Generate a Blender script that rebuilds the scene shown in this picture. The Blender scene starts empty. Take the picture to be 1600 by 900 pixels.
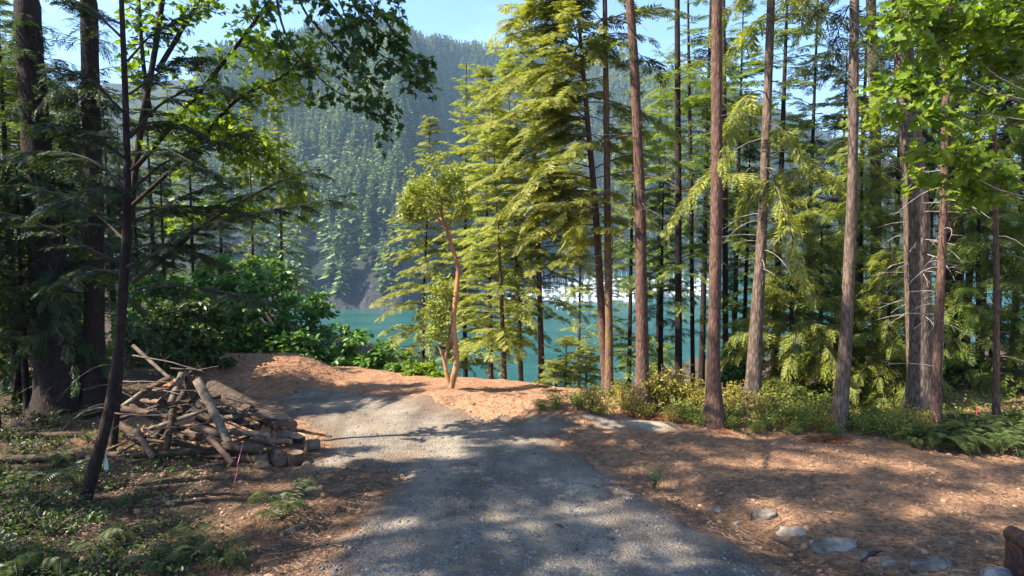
import bpy, math
import numpy as np

R = math.radians
scene = bpy.context.scene
COL = scene.collection
F = 1067.0
CAM_Z = 4.5
PITCH = math.atan(80 / F)
CP, SP = math.cos(PITCH), math.sin(PITCH)
SUN_AZ, SUN_EL = 195.0, 45.0          # direction TO the sun, degrees from +X counter-clockwise
WATER = -36.0


# ------------------------------------------------------------------ noise and little maths
def _hash(ix, iy, seed):
    h = (ix.astype(np.int64) * 374761393 + iy.astype(np.int64) * 668265263 + seed * 974711) & 0x7fffffff
    h = ((h ^ (h >> 13)) * 1274126177) & 0x7fffffff
    return ((h ^ (h >> 16)) & 0xffff) / 65535.0


def vnoise(x, y, seed=0):
    x = np.asarray(x, float); y = np.asarray(y, float)
    ix = np.floor(x); iy = np.floor(y)
    fx = x - ix; fy = y - iy
    fx = fx * fx * (3 - 2 * fx); fy = fy * fy * (3 - 2 * fy)
    a = _hash(ix, iy, seed); b = _hash(ix + 1, iy, seed)
    c = _hash(ix, iy + 1, seed); d = _hash(ix + 1, iy + 1, seed)
    return (a * (1 - fx) + b * fx) * (1 - fy) + (c * (1 - fx) + d * fx) * fy - 0.5


def fbm(x, y, seed=0, octv=4):
    s = 0; a = 1.0; f = 1.0
    for k in range(octv):
        s = s + a * vnoise(np.asarray(x) * f + 17.3 * k, np.asarray(y) * f - 9.1 * k, seed + k)
        a *= .5; f *= 2.03
    return s


def sstep(a, b, x):
    t = np.clip((np.asarray(x, float) - a) / (b - a), 0, 1)
    return t * t * (3 - 2 * t)


def ray(px, py):
    u = (px - 800) / F; v = (450 - py) / F
    return np.array([u, CP + v * SP, -SP + v * CP])


def at(px, py, Y):
    d = ray(px, py)
    return np.array([0, 0, CAM_Z]) + d * (Y / d[1])


def flat_hit(px, py):
    """where the ray meets the sloping plane z = -0.02 y"""
    d = ray(px, py)
    t = CAM_Z / (-(d[2] + .02 * d[1]))
    return d * t + np.array([0, 0, CAM_Z])


def poly_sd(x, y, poly):
    """signed distance to a polygon, positive inside"""
    x = np.asarray(x, float); y = np.asarray(y, float)
    best = np.full(x.shape, 1e9); inside = np.zeros(x.shape, bool)
    n = len(poly)
    for i in range(n):
        ax, ay = poly[i]; bx, by = poly[(i + 1) % n]
        ex, ey = bx - ax, by - ay
        t = np.clip(((x - ax) * ex + (y - ay) * ey) / (ex * ex + ey * ey + 1e-12), 0, 1)
        best = np.minimum(best, np.hypot(x - ax - t * ex, y - ay - t * ey))
        c = ((ay > y) != (by > y)) & (x < ex * (y - ay) / (ey if abs(ey) > 1e-9 else 1e-9) + ax)
        inside ^= c
    return np.where(inside, best, -best)


ROAD_PX = [(430, 1000), (490, 890), (560, 815), (618, 752), (600, 735), (540, 735), (470, 742), (500, 715), (520, 688),
           (455, 655), (425, 625), (470, 611), (545, 612), (600, 623), (700, 646), (800, 662), (930, 672), (850, 684), (905, 712),
           (985, 758), (1060, 806), (1150, 858), (1290, 925), (1420, 1000)]
ROAD = [tuple(flat_hit(*p)[:2]) for p in ROAD_PX]
ROAD += [(2.6, 3.0), (2.2, -6), (-2.2, -6), (-2.4, 3.0)]
PAD = [tuple(flat_hit(*p)[:2]) for p in [(935, 657), (1000, 655), (1060, 660), (1075, 668), (1040, 675), (960, 673), (900, 668)]]
MOUND_AX = [flat_hit(600, 628)[:2], flat_hit(700, 634)[:2], flat_hit(800, 646)[:2], flat_hit(900, 658)[:2], flat_hit(945, 664)[:2]]
MOUND_H = [.15, .45, .5, .42, .08]


def mound(x, y):
    z = np.zeros(np.shape(x))
    for (ax, ay), (bx, by), h0, h1 in zip(MOUND_AX[:-1], MOUND_AX[1:], MOUND_H[:-1], MOUND_H[1:]):
        ex, ey = bx - ax, by - ay
        t = np.clip(((x - ax) * ex + (y - ay) * ey) / (ex * ex + ey * ey), 0, 1)
        d = np.hypot(x - ax - t * ex, y - ay - t * ey)
        z = np.maximum(z, (h0 + (h1 - h0) * t) * np.exp(-(d / .85) ** 2))
    return z


def bank(x, y):
    """the bank of dug soil beside the log pile"""
    bx = x + 8.9; by = y - 24.0
    return .85 * np.exp(-(bx / 2.4) ** 4) * np.exp(-np.where(by < 0, (by / 2.6) ** 2, (by / .7) ** 4))


def G(x, y, fine=True):
    x = np.asarray(x, float); y = np.asarray(y, float)
    z = -.02 * np.clip(y, -60, 400)
    e = np.interp(x, [-60, -20, -13, -10, -6, -3, 0, 3, 6, 12, 40], [70, 50, 33, 27.5, 25.5, 23.5, 22.6, 21.3, 20.5, 21.5, 30])
    s = np.interp(x, [-60, -20, -8, 0, 8, 14, 60], [.15, .22, .4, .4, .36, .24, .16])
    t = np.maximum(0, y - e)
    z = z - s * (t - 1.8 * (1 - np.exp(-t / 1.8)))
    z = np.maximum(z, -48 + 2 * np.sin(x * .01))
    z = z + mound(x, y) + bank(x, y)
    sd = poly_sd(x, y, ROAD)
    pd = poly_sd(x, y, PAD)
    off = sstep(.1, -.7, sd) * sstep(.1, -.4, pd)
    z = z - .16 * np.exp(-((sd + .75) / .45) ** 2) * sstep(.5, 2, x) * sstep(15.5, 13, y)
    if fine:
        z = z + off * (.16 * fbm(x / 2.2, y / 2.2, 3) + .07 * fbm(x / .5, y / .5, 8, 3)) + .03 * fbm(x / 1.7, y / 1.1, 5, 2)
        z = z + sstep(26, 60, y) * 2.5 * fbm(x / 14, y / 14, 21)
    return z


def gz(x, y):
    return float(G(np.array([x]), np.array([y]))[0])


def gp(px, py):
    """where the sight line through a point of the photo meets the near ground"""
    d = ray(px, py); o = np.array([0, 0, CAM_Z])
    ts = np.linspace(5, 60, 1400)
    P = o + ts[:, None] * d
    below = P[:, 2] < G(P[:, 0], P[:, 1])
    i = int(np.argmax(below)) if below.any() else len(ts) - 1
    return P[i]


# ------------------------------------------------------------------ mesh building
def nrm(v):
    return v / (np.linalg.norm(v, axis=-1, keepdims=True) + 1e-12)


def frames(X, Z):
    x = nrm(X); y = nrm(np.cross(Z, x)); z = np.cross(x, y)
    return np.stack([x, y, z], axis=-1)


class MB:
    def __init__(self):
        self.v = []; self.n = 0; self.f = []; self.sz = []; self.m = []; self.val = []

    def add(self, verts, faces, mat=0, val=0.5):
        verts = np.array(verts, float).reshape(-1, 3); faces = np.asarray(faces, int)
        k, m = faces.shape
        self.v.append(verts); self.f.append((faces + self.n).ravel())
        self.sz.append(np.full(k, m)); self.m.append(np.full(k, mat))
        self.val.append(np.broadcast_to(np.asarray(val, float), (k,)).copy())
        self.n += len(verts)

    def inst(self, tv, tf, pos, Rm, s, mat=0, val=.5):
        """copies of a template: pos (N,3), Rm (N,3,3), s (N,) or (N,3)"""
        N = len(pos)
        if N == 0: return
        s = np.asarray(s, float)
        if s.ndim == 1: s = np.repeat(s[:, None], 3, 1)
        loc = tv[None] * s[:, None, :]
        V = np.einsum('nij,nkj->nki', Rm, loc) + pos[:, None, :]
        fa = (tf[None] + (np.arange(N) * len(tv))[:, None, None]).reshape(-1, tf.shape[1])
        val = np.asarray(val, float)
        vv = np.repeat(np.broadcast_to(val, (N,)), len(tf))
        self.add(V.reshape(-1, 3), fa, mat, vv)

    def tube(self, P, r, sides=8, mat=0, cap=True, val=.5, rough=0, seed=0, furrow=0):
        P = np.asarray(P, float); n = len(P); r = np.broadcast_to(np.asarray(r, float), (n,))
        T = nrm(np.gradient(P, axis=0))
        ref = np.array([1., 0, 0]) if abs(T[:, 2]).mean() > .7 else np.array([0, 0, 1.])
        a = nrm(np.cross(T, ref)); b = np.cross(T, a)
        th = np.arange(sides) * 2 * math.pi / sides
        rr = np.repeat(r[:, None], sides, 1)
        L = np.concatenate([[0], np.cumsum(np.linalg.norm(np.diff(P, axis=0), axis=1))])
        if rough:
            cx = np.cos(th)[None] * 2 + seed; cy = L[:, None] * 1.4 + np.sin(th)[None] * 2
            rr = rr * (1 + rough * fbm(cx + 0 * cy, cy, seed, 3))
        if furrow:
            rr = rr * (1 + furrow * vnoise(th[None] * sides / 6.283 * .5 + 0 * L[:, None], L[:, None] * 1.6 + seed, seed + 5))
        V = P[:, None] + rr[..., None] * (np.cos(th)[None, :, None] * a[:, None] + np.sin(th)[None, :, None] * b[:, None])
        i = np.arange(n - 1)[:, None] * sides; j = np.arange(sides)[None]; j2 = (j + 1) % sides
        f = np.stack([i + j, i + j2, i + sides + j2, i + sides + j], -1).reshape(-1, 4)
        self.add(V.reshape(-1, 3), f, mat, val)
        if cap:
            for k, rev in ((0, True), (n - 1, False)):
                ring = V[k] if not rev else V[k][::-1]
                self.add(ring, np.arange(sides)[None], mat, val)

    def box(self, c, s, mat=0, rot=None, val=.5):
        c = np.asarray(c, float); s = np.asarray(s, float) / 2
        v = np.array([[-1, -1, -1], [1, -1, -1], [1, 1, -1], [-1, 1, -1], [-1, -1, 1], [1, -1, 1], [1, 1, 1], [-1, 1, 1]], float) * s
        if rot is not None: v = v @ np.asarray(rot).T
        self.add(v + c, [[3, 2, 1, 0], [4, 5, 6, 7], [0, 1, 5, 4], [1, 2, 6, 5], [2, 3, 7, 6], [3, 0, 4, 7]], mat, val)

    def mesh(self, name, mats, smooth=False):
        me = bpy.data.meshes.new(name)
        if self.n:
            V = np.concatenate(self.v); Fi = np.concatenate(self.f); sz = np.concatenate(self.sz)
            me.vertices.add(len(V)); me.vertices.foreach_set('co', V.astype(np.float32).ravel())
            me.loops.add(len(Fi)); me.loops.foreach_set('vertex_index', Fi.astype(np.int32))
            me.polygons.add(len(sz))
            st = np.concatenate([[0], np.cumsum(sz)[:-1]])
            me.polygons.foreach_set('loop_start', st.astype(np.int32))
            me.polygons.foreach_set('material_index', np.concatenate(self.m).astype(np.int32))
            me.polygons.foreach_set('use_smooth', np.full(len(sz), bool(smooth)))
            at_ = me.attributes.new('v', 'FLOAT', 'FACE')
            at_.data.foreach_set('value', np.concatenate(self.val).astype(np.float32))
            me.update(calc_edges=True)
        for m in mats: me.materials.append(m)
        return me

    def build(self, name, mats, parent=None, smooth=False, loc=None):
        if loc is not None:
            for a in self.v: a -= np.asarray(loc)
        return link(name, self.mesh(name, mats if isinstance(mats, (list, tuple)) else [mats], smooth), parent, loc)


def link(name, data, parent=None, loc=None):
    o = bpy.data.objects.new(name, data); COL.objects.link(o)
    if parent is not None: o.parent = parent
    if loc is not None: o.location = loc
    return o


def tag(o, label=None, cat=None, group=None, kind=None):
    if label: o['label'] = label
    if cat: o['category'] = cat
    if group: o['group'] = group
    if kind: o['kind'] = kind
    return o


def empty(name, loc, label=None, cat=None, group=None):
    o = bpy.data.objects.new(name, None); COL.objects.link(o)
    o.location = loc; o.empty_display_size = .2
    return tag(o, label, cat, group)


def copy_tree(o, parent=None):
    c = o.copy(); COL.objects.link(c)
    if parent is not None: c.parent = parent
    for ch in [x for x in COL.objects if x.parent == o]: copy_tree(ch, c)
    return c


# ------------------------------------------------------------------ materials
def newmat(name):
    m = bpy.data.materials.new(name); m.use_nodes = True
    nt = m.node_tree; nt.nodes.clear()
    out = nt.nodes.new('ShaderNodeOutputMaterial')
    return m, nt, out


def ramp(nt, stops, src):
    r = nt.nodes.new('ShaderNodeValToRGB')
    el = r.color_ramp.elements
    while len(el) < len(stops): el.new(.5)
    for e, (p, c) in zip(el, stops):
        e.position = p; e.color = (*c, 1)
    nt.links.new(src, r.inputs[0]); return r.outputs[0]


def noise(nt, scale, detail=4, vec=None, rough=.55):
    n = nt.nodes.new('ShaderNodeTexNoise'); n.inputs['Scale'].default_value = scale
    n.inputs['Detail'].default_value = detail; n.inputs['Roughness'].default_value = rough
    if vec is not None: nt.links.new(vec, n.inputs['Vector'])
    return n.outputs[0]


def mixc(nt, a, b, fac, mode='MIX'):
    m = nt.nodes.new('ShaderNodeMix'); m.data_type = 'RGBA'; m.blend_type = mode
    for sock, val in ((m.inputs[0], fac), (m.inputs[6], a), (m.inputs[7], b)):
        if isinstance(val, (int, float)): sock.default_value = val
        elif isinstance(val, tuple): sock.default_value = (*val, 1)
        else: nt.links.new(val, sock)
    return m.outputs[2]


def math_(nt, op, a, b=0.0):
    m = nt.nodes.new('ShaderNodeMath'); m.operation = op
    for k, v in enumerate((a, b)):
        if isinstance(v, (int, float)): m.inputs[k].default_value = v
        else: nt.links.new(v, m.inputs[k])
    return m.outputs[0]


def attr(nt, name):
    a = nt.nodes.new('ShaderNodeAttribute'); a.attribute_name = name
    return a.outputs['Fac']


def objvec(nt, scale=(1, 1, 1), world=False):
    if world:
        g = nt.nodes.new('ShaderNodeNewGeometry'); src = g.outputs['Position']
    else:
        g = nt.nodes.new('ShaderNodeTexCoord'); src = g.outputs['Object']
    m = nt.nodes.new('ShaderNodeMapping'); m.inputs['Scale'].default_value = scale
    nt.links.new(src, m.inputs['Vector']); return m.outputs[0]


def leaf_mat(name, stops, trans=.35, rough=.5, tcol=None, obj_var=.0):
    m, nt, out = newmat(name)
    v = attr(nt, 'v')
    c = ramp(nt, stops, v)
    if obj_var:
        oi = nt.nodes.new('ShaderNodeObjectInfo')
        hs = nt.nodes.new('ShaderNodeHueSaturation')
        nt.links.new(math_(nt, 'ADD', math_(nt, 'MULTIPLY', oi.outputs['Random'], obj_var * .06), .5 - obj_var * .03), hs.inputs['Hue'])
        nt.links.new(math_(nt, 'ADD', math_(nt, 'MULTIPLY', oi.outputs['Random'], obj_var), 1 - obj_var * .5), hs.inputs['Value'])
        nt.links.new(c, hs.inputs['Color']); c = hs.outputs[0]
    p = nt.nodes.new('ShaderNodeBsdfPrincipled'); p.inputs['Roughness'].default_value = rough
    p.inputs['Specular IOR Level'].default_value = .3
    nt.links.new(c, p.inputs['Base Color'])
    t = nt.nodes.new('ShaderNodeBsdfTranslucent')
    tc = mixc(nt, c, tcol or (1.0, 1.0, .35), 1.0, 'MULTIPLY')
    hs2 = nt.nodes.new('ShaderNodeHueSaturation'); hs2.inputs['Value'].default_value = 1.6
    nt.links.new(tc, hs2.inputs['Color']); nt.links.new(hs2.outputs[0], t.inputs['Color'])
    mx = nt.nodes.new('ShaderNodeMixShader'); mx.inputs[0].default_value = trans
    nt.links.new(p.outputs[0], mx.inputs[1]); nt.links.new(t.outputs[0], mx.inputs[2])
    nt.links.new(mx.outputs[0], out.inputs[0]); return m


def bark_mat(name, dark, light, scale=1.0, moss=None, bump=.6):
    m, nt, out = newmat(name)
    vec = objvec(nt, (20 * scale, 20 * scale, 6 * scale))
    n1 = noise(nt, 1.0, 5, vec, .65)
    vo = nt.nodes.new('ShaderNodeTexVoronoi'); vo.feature = 'DISTANCE_TO_EDGE'; vo.inputs['Scale'].default_value = .9
    wv = nt.nodes.new('ShaderNodeVectorMath'); wv.operation = 'ADD'
    wn = nt.nodes.new('ShaderNodeTexNoise'); wn.inputs['Scale'].default_value = .8; wn.inputs['Detail'].default_value = 5
    nt.links.new(vec, wn.inputs['Vector']); nt.links.new(objvec(nt, (17 * scale, 17 * scale, 4.2 * scale)), wv.inputs[0])
    nt.links.new(wn.outputs['Color'], wv.inputs[1]); nt.links.new(wv.outputs[0], vo.inputs['Vector'])
    h = math_(nt, 'ADD', math_(nt, 'MULTIPLY', vo.outputs['Distance'], .8), math_(nt, 'MULTIPLY', n1, .75))
    c = ramp(nt, [(.25, dark), (.62, light)], h)
    big = noise(nt, 1.6, 3, objvec(nt))
    c = mixc(nt, c, tuple(x * .6 for x in dark), math_(nt, 'MULTIPLY', big, .5))
    if moss:
        mk = ramp(nt, [(.5, (0, 0, 0)), (.65, (1, 1, 1))], noise(nt, 2.3, 4, objvec(nt, (1, 1, .7))))
        c = mixc(nt, c, moss, mk)
    p = nt.nodes.new('ShaderNodeBsdfPrincipled'); p.inputs['Roughness'].default_value = .9
    p.inputs['Specular IOR Level'].default_value = .15
    nt.links.new(c, p.inputs['Base Color'])
    b = nt.nodes.new('ShaderNodeBump'); b.inputs['Strength'].default_value = bump; b.inputs['Distance'].default_value = .05
    nt.links.new(h, b.inputs['Height']); nt.links.new(b.outputs[0], p.inputs['Normal'])
    nt.links.new(p.outputs[0], out.inputs[0]); return m


def plain_mat(name, a, b, scale=6, rough=.8, bump=0., metal=0, spec=.3, vec=(1, 1, 1), use_v=False):
    m, nt, out = newmat(name)
    n = noise(nt, scale, 5, objvec(nt, vec))
    c = ramp(nt, [(.35, a), (.65, b)], n)
    if use_v:
        c = mixc(nt, c, ramp(nt, [(0, (.45, .45, .45)), (1, (1.25, 1.2, 1.15))], attr(nt, 'v')), 1.0, 'MULTIPLY')
    p = nt.nodes.new('ShaderNodeBsdfPrincipled'); p.inputs['Roughness'].default_value = rough
    p.inputs['Metallic'].default_value = metal; p.inputs['Specular IOR Level'].default_value = spec
    nt.links.new(c, p.inputs['Base Color'])
    if bump:
        bn = nt.nodes.new('ShaderNodeBump'); bn.inputs['Strength'].default_value = bump; bn.inputs['Distance'].default_value = .03
        nt.links.new(n, bn.inputs['Height']); nt.links.new(bn.outputs[0], p.inputs['Normal'])
    nt.links.new(p.outputs[0], out.inputs[0]); return m


M = {}
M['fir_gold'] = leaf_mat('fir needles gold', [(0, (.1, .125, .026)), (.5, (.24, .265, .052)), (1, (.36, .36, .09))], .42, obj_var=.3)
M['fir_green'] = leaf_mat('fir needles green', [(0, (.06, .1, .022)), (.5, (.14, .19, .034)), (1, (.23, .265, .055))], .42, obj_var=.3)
M['fir_dark'] = leaf_mat('fir needles dark', [(0, (.02, .036, .016)), (.5, (.045, .07, .024)), (1, (.09, .115, .038))], .3, obj_var=.3)  # darker copy of the fir needles, shade of the wood put into the colour
M['hemlock'] = leaf_mat('hemlock needles', [(0, (.1, .13, .025)), (.5, (.23, .26, .05)), (1, (.34, .36, .09))], .45, obj_var=.35)
M['far_needles'] = leaf_mat('hillside needles', [(0, (.03, .05, .018)), (.5, (.095, .14, .042)), (1, (.26, .29, .09))], .15, obj_var=.5)
M['maple_shaded'] = leaf_mat('maple leaves', [(0, (.02, .045, .012)), (.6, (.045, .09, .02)), (1, (.09, .15, .03))], .4, .45)  # darker copy for the hanging bough, its shade put into the leaf colour
M['maple_bright'] = leaf_mat('bright maple leaves', [(0, (.07, .13, .012)), (.6, (.15, .22, .022)), (1, (.25, .31, .035))], .45, .45)
M['maple_mid'] = leaf_mat('mid maple leaves', [(0, (.04, .095, .02)), (.6, (.11, .21, .04)), (1, (.18, .29, .065))], .35, .4)
M['arbutus'] = leaf_mat('arbutus leaves', [(0, (.12, .16, .025)), (.5, (.26, .29, .045)), (.85, (.36, .3, .06)), (1, (.42, .22, .07))], .3, .4)
M['shrub_gold'] = leaf_mat('golden shrub leaves', [(0, (.12, .12, .025)), (.5, (.28, .25, .045)), (.85, (.34, .26, .06)), (1, (.4, .17, .06))], .4)
M['shrub_green'] = leaf_mat('green shrub leaves', [(0, (.07, .11, .018)), (.5, (.17, .21, .035)), (1, (.27, .29, .06))], .4)
M['under_leaf'] = leaf_mat('salal leaves', [(0, (.025, .045, .014)), (.6, (.06, .09, .022)), (1, (.13, .16, .035))], .3, .4)
M['fern'] = leaf_mat('fern fronds', [(0, (.035, .055, .016)), (.6, (.08, .11, .03)), (1, (.15, .17, .05))], .35)
M['dead_leaf'] = leaf_mat('dead red fern', [(0, (.2, .07, .03)), (1, (.34, .13, .06))], .3)
M['bark_red'] = bark_mat('red brown bark', (.045, .024, .018), (.2, .112, .078))
M['bark_grey'] = bark_mat('grey brown bark', (.036, .025, .019), (.22, .155, .115), .8)
M['bark_dark'] = bark_mat('dark bark', (.014, .01, .009), (.055, .038, .03))  # darker copy of the bark, the shade on the trunks put into its colour
M['bark_moss'] = bark_mat('mossy bark', (.06, .032, .024), (.26, .15, .105), 1, (.2, .13, .03))
M['twig'] = plain_mat('twig wood', (.07, .05, .04), (.16, .12, .09), 9)
M['twig_pale'] = plain_mat('pale dead twig', (.17, .14, .11), (.36, .31, .25), 9)
M['twig_dark'] = plain_mat('dark twig wood', (.025, .02, .016), (.06, .045, .035), 9)
M['arb_bark'] = plain_mat('peeling arbutus bark', (.36, .13, .05), (.5, .27, .13), 3.5, .55, .3, vec=(1, 1, .35))
M['log'] = plain_mat('log bark', (.035, .022, .015), (.135, .088, .057), 7, .9, .6, vec=(1, 1, 1), use_v=True)
M['log_red'] = plain_mat('peeled red log', (.075, .045, .032), (.19, .12, .083), 6, .85, .4, use_v=True)
M['log_pale'] = plain_mat('weathered pale log', (.09, .066, .048), (.27, .205, .15), 6, .85, .4, use_v=True)
M['cut'] = plain_mat('sawn wood', (.2, .12, .07), (.4, .27, .16), 12, .8, .1)
M['cut_dark'] = plain_mat('dark sawn wood', (.09, .05, .035), (.2, .12, .08), 12, .85, .1)
M['rock'] = plain_mat('granite boulder', (.08, .062, .046), (.26, .225, .18), 4, .95, 1.0)
M['rock_dark'] = plain_mat('dark stone', (.09, .09, .095), (.2, .2, .21), 5, .9, .6)
M['rust'] = plain_mat('rusty iron', (.035, .022, .018), (.12, .06, .04), 18, .7, .4, .5)
M['bolt'] = plain_mat('worn bolt steel', (.12, .12, .13), (.3, .3, .32), 20, .4, .1, .9)
M['boat_white'] = plain_mat('boat gelcoat', (.5, .5, .52), (.72, .72, .74), 1, .3)
M['boat_glass'] = plain_mat('boat window tint', (.02, .025, .035), (.03, .035, .05), 1, .15)
M['boat_blue'] = plain_mat('boat canvas blue', (.03, .06, .16), (.05, .09, .22), 3, .7)
M['mast'] = plain_mat('aluminium mast', (.6, .6, .62), (.7, .7, .72), 4, .4)
M['dock'] = plain_mat('dock planks', (.25, .23, .21), (.4, .37, .34), 4, .85)
M['stake'] = plain_mat('red painted stake', (.55, .06, .05), (.65, .09, .07), 6, .7)
M['ribbon'] = plain_mat('pale green tape', (.3, .4, .33), (.38, .48, .4), 4, .5)
M['ribbon_pink'] = plain_mat('pink tape', (.6, .15, .25), (.7, .2, .3), 4, .5)


def ground_material():
    m, nt, out = newmat('forest soil')
    vec = objvec(nt, world=True)
    n_f = noise(nt, 9, 6, vec, .7); n_m = noise(nt, 1.3, 5, vec, .6); n_s = noise(nt, 38, 4, vec, .7)
    orange = ramp(nt, [(.28, (.17, .085, .045)), (.5, (.36, .19, .105)), (.72, (.52, .30, .175))], n_f)
    brown = ramp(nt, [(.28, (.1, .055, .032)), (.5, (.31, .17, .094)), (.75, (.5, .3, .17))], n_f)
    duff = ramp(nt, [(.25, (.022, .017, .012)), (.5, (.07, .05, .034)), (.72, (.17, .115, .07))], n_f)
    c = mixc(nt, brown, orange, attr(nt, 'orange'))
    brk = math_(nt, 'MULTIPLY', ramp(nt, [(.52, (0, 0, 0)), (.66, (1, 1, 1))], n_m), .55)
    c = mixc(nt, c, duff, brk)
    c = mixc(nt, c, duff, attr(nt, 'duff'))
    spk = ramp(nt, [(.34, (.45, .4, .36)), (.5, (1, 1, 1)), (.7, (1.25, 1.2, 1.1))], n_s)
    c = mixc(nt, c, spk, .8, 'MULTIPLY')
    p = nt.nodes.new('ShaderNodeBsdfPrincipled'); p.inputs['Roughness'].default_value = .95
    p.inputs['Specular IOR Level'].default_value = .1
    nt.links.new(c, p.inputs['Base Color'])
    h = math_(nt, 'ADD', n_f, math_(nt, 'MULTIPLY', n_s, .4))
    b = nt.nodes.new('ShaderNodeBump'); b.inputs['Strength'].default_value = .9; b.inputs['Distance'].default_value = .08
    nt.links.new(h, b.inputs['Height']); nt.links.new(b.outputs[0], p.inputs['Normal'])
    nt.links.new(p.outputs[0], out.inputs[0]); return m


def gravel_material(name, k=1.0, warm=0.):
    m, nt, out = newmat(name)
    vec = objvec(nt, world=True)
    vo = nt.nodes.new('ShaderNodeTexVoronoi'); vo.inputs['Scale'].default_value = 26
    nt.links.new(vec, vo.inputs['Vector'])
    stone = ramp(nt, [(0, (.14 * k, .118 * k, .09 * k)), (.5, (.31 * k, .258 * k, .192 * k)), (1, (.55 * k, .465 * k, .36 * k))],
                 math_(nt, 'MULTIPLY', noise(nt, 40, 3, vo.outputs['Position']), 1.0))
    n_m = noise(nt, .9, 6, vec, .65)
    tint = ramp(nt, [(.36, (.5, .47, .45)), (.52, (.95, .93, .92)), (.68, (1.25, 1.22, 1.18))], n_m)
    c = mixc(nt, stone, tint, .85, 'MULTIPLY')
    dirt = ramp(nt, [(.52, (0, 0, 0)), (.7, (1, 1, 1))], noise(nt, .55, 5, objvec(nt, (1, .7, 1), True), .6))
    c = mixc(nt, c, (.2 + warm, .135 + .5 * warm, .09), math_(nt, 'MULTIPLY', dirt, .55))
    trk = ramp(nt, [(.45, (0, 0, 0)), (.68, (1, 1, 1))], noise(nt, 1.0, 5, objvec(nt, (1.9, .28, 1), True), .6))
    c = mixc(nt, c, (.075, .06, .05), math_(nt, 'MULTIPLY', trk, .55 if k < 1 else .1))
    c = mixc(nt, c, (.14, .09, .06), math_(nt, 'MULTIPLY', attr(nt, 'edge'), .85))
    p = nt.nodes.new('ShaderNodeBsdfPrincipled'); p.inputs['Roughness'].default_value = .92
    p.inputs['Specular IOR Level'].default_value = .15
    nt.links.new(c, p.inputs['Base Color'])
    h = math_(nt, 'SUBTRACT', math_(nt, 'MULTIPLY', n_m, .5), math_(nt, 'MULTIPLY', vo.outputs['Distance'], .5))
    b = nt.nodes.new('ShaderNodeBump'); b.inputs['Strength'].default_value = .9; b.inputs['Distance'].default_value = .05
    nt.links.new(h, b.inputs['Height']); nt.links.new(b.outputs[0], p.inputs['Normal'])
    nt.links.new(p.outputs[0], out.inputs[0]); return m


def water_material():
    m, nt, out = newmat('teal bay water')
    p = nt.nodes.new('ShaderNodeBsdfPrincipled')
    c = ramp(nt, [(.35, (.009, .055, .043)), (.65, (.018, .085, .064))], noise(nt, .02, 4, objvec(nt, (1, 2.5, 1), True)))
    nt.links.new(c, p.inputs['Base Color'])
    p.inputs['Roughness'].default_value = .22; p.inputs['IOR'].default_value = 1.33
    b = nt.nodes.new('ShaderNodeBump'); b.inputs['Strength'].default_value = .9; b.inputs['Distance'].default_value = .8
    nt.links.new(noise(nt, .5, 5, objvec(nt, (1, 1.6, 1), True)), b.inputs['Height'])
    nt.links.new(b.outputs[0], p.inputs['Normal']); nt.links.new(p.outputs[0], out.inputs[0]); return m


def hill_material():
    m, nt, out = newmat('hillside ground and rock')
    vec = objvec(nt, world=True)
    g = nt.nodes.new('ShaderNodeNewGeometry')
    n = noise(nt, .2, 7, objvec(nt, (1, 1, .35), True), .7)
    rock = ramp(nt, [(.3, (.012, .012, .012)), (.5, (.035, .032, .033)), (.72, (.11, .095, .095))], n)
    soil = ramp(nt, [(.3, (.01, .018, .008)), (.6, (.02, .032, .013)), (.8, (.06, .055, .034))], noise(nt, .05, 5, vec))
    c = mixc(nt, soil, rock, attr(nt, 'rock'))
    p = nt.nodes.new('ShaderNodeBsdfPrincipled'); p.inputs['Roughness'].default_value = .95
    nt.links.new(c, p.inputs['Base Color'])
    b = nt.nodes.new('ShaderNodeBump'); b.inputs['Strength'].default_value = 1; b.inputs['Distance'].default_value = 4
    nt.links.new(math_(nt, 'ADD', n, math_(nt, 'MULTIPLY', noise(nt, .6, 5, vec, .7), .4)), b.inputs['Height']); nt.links.new(b.outputs[0], p.inputs['Normal'])
    nt.links.new(p.outputs[0], out.inputs[0]); return m


M['ground'] = ground_material(); M['road'] = gravel_material('road gravel', .74, .05); M['pad'] = gravel_material('pale gravel', 1.5, .05)
M['water'] = water_material(); M['hill'] = hill_material()


# ------------------------------------------------------------------ setting
def grid_mesh(name, X, Y, Z, mat, attrs):
    ny, nx = X.shape
    V = np.stack([X, Y, Z], -1).reshape(-1, 3)
    i = np.arange(ny - 1)[:, None] * nx; j = np.arange(nx - 1)[None]
    f = np.stack([i + j, i + j + 1, i + nx + j + 1, i + nx + j], -1).reshape(-1, 4)
    b = MB(); b.add(V, f); me = b.mesh(name, [mat], True)
    for k, a in attrs.items():
        t = me.attributes.new(k, 'FLOAT', 'POINT'); t.data.foreach_set('value', np.clip(a, 0, 1).astype(np.float32).ravel())
    o = link(name, me); o['kind'] = 'structure'; return o


def spaced(stops):
    out = [stops[0][0]]
    for (a, s), (b, _) in zip(stops[:-1], stops[1:]):
        n = max(1, int(round((b - a) / s))); out += list(np.linspace(a, b, n + 1)[1:])
    return np.array(out)


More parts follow.
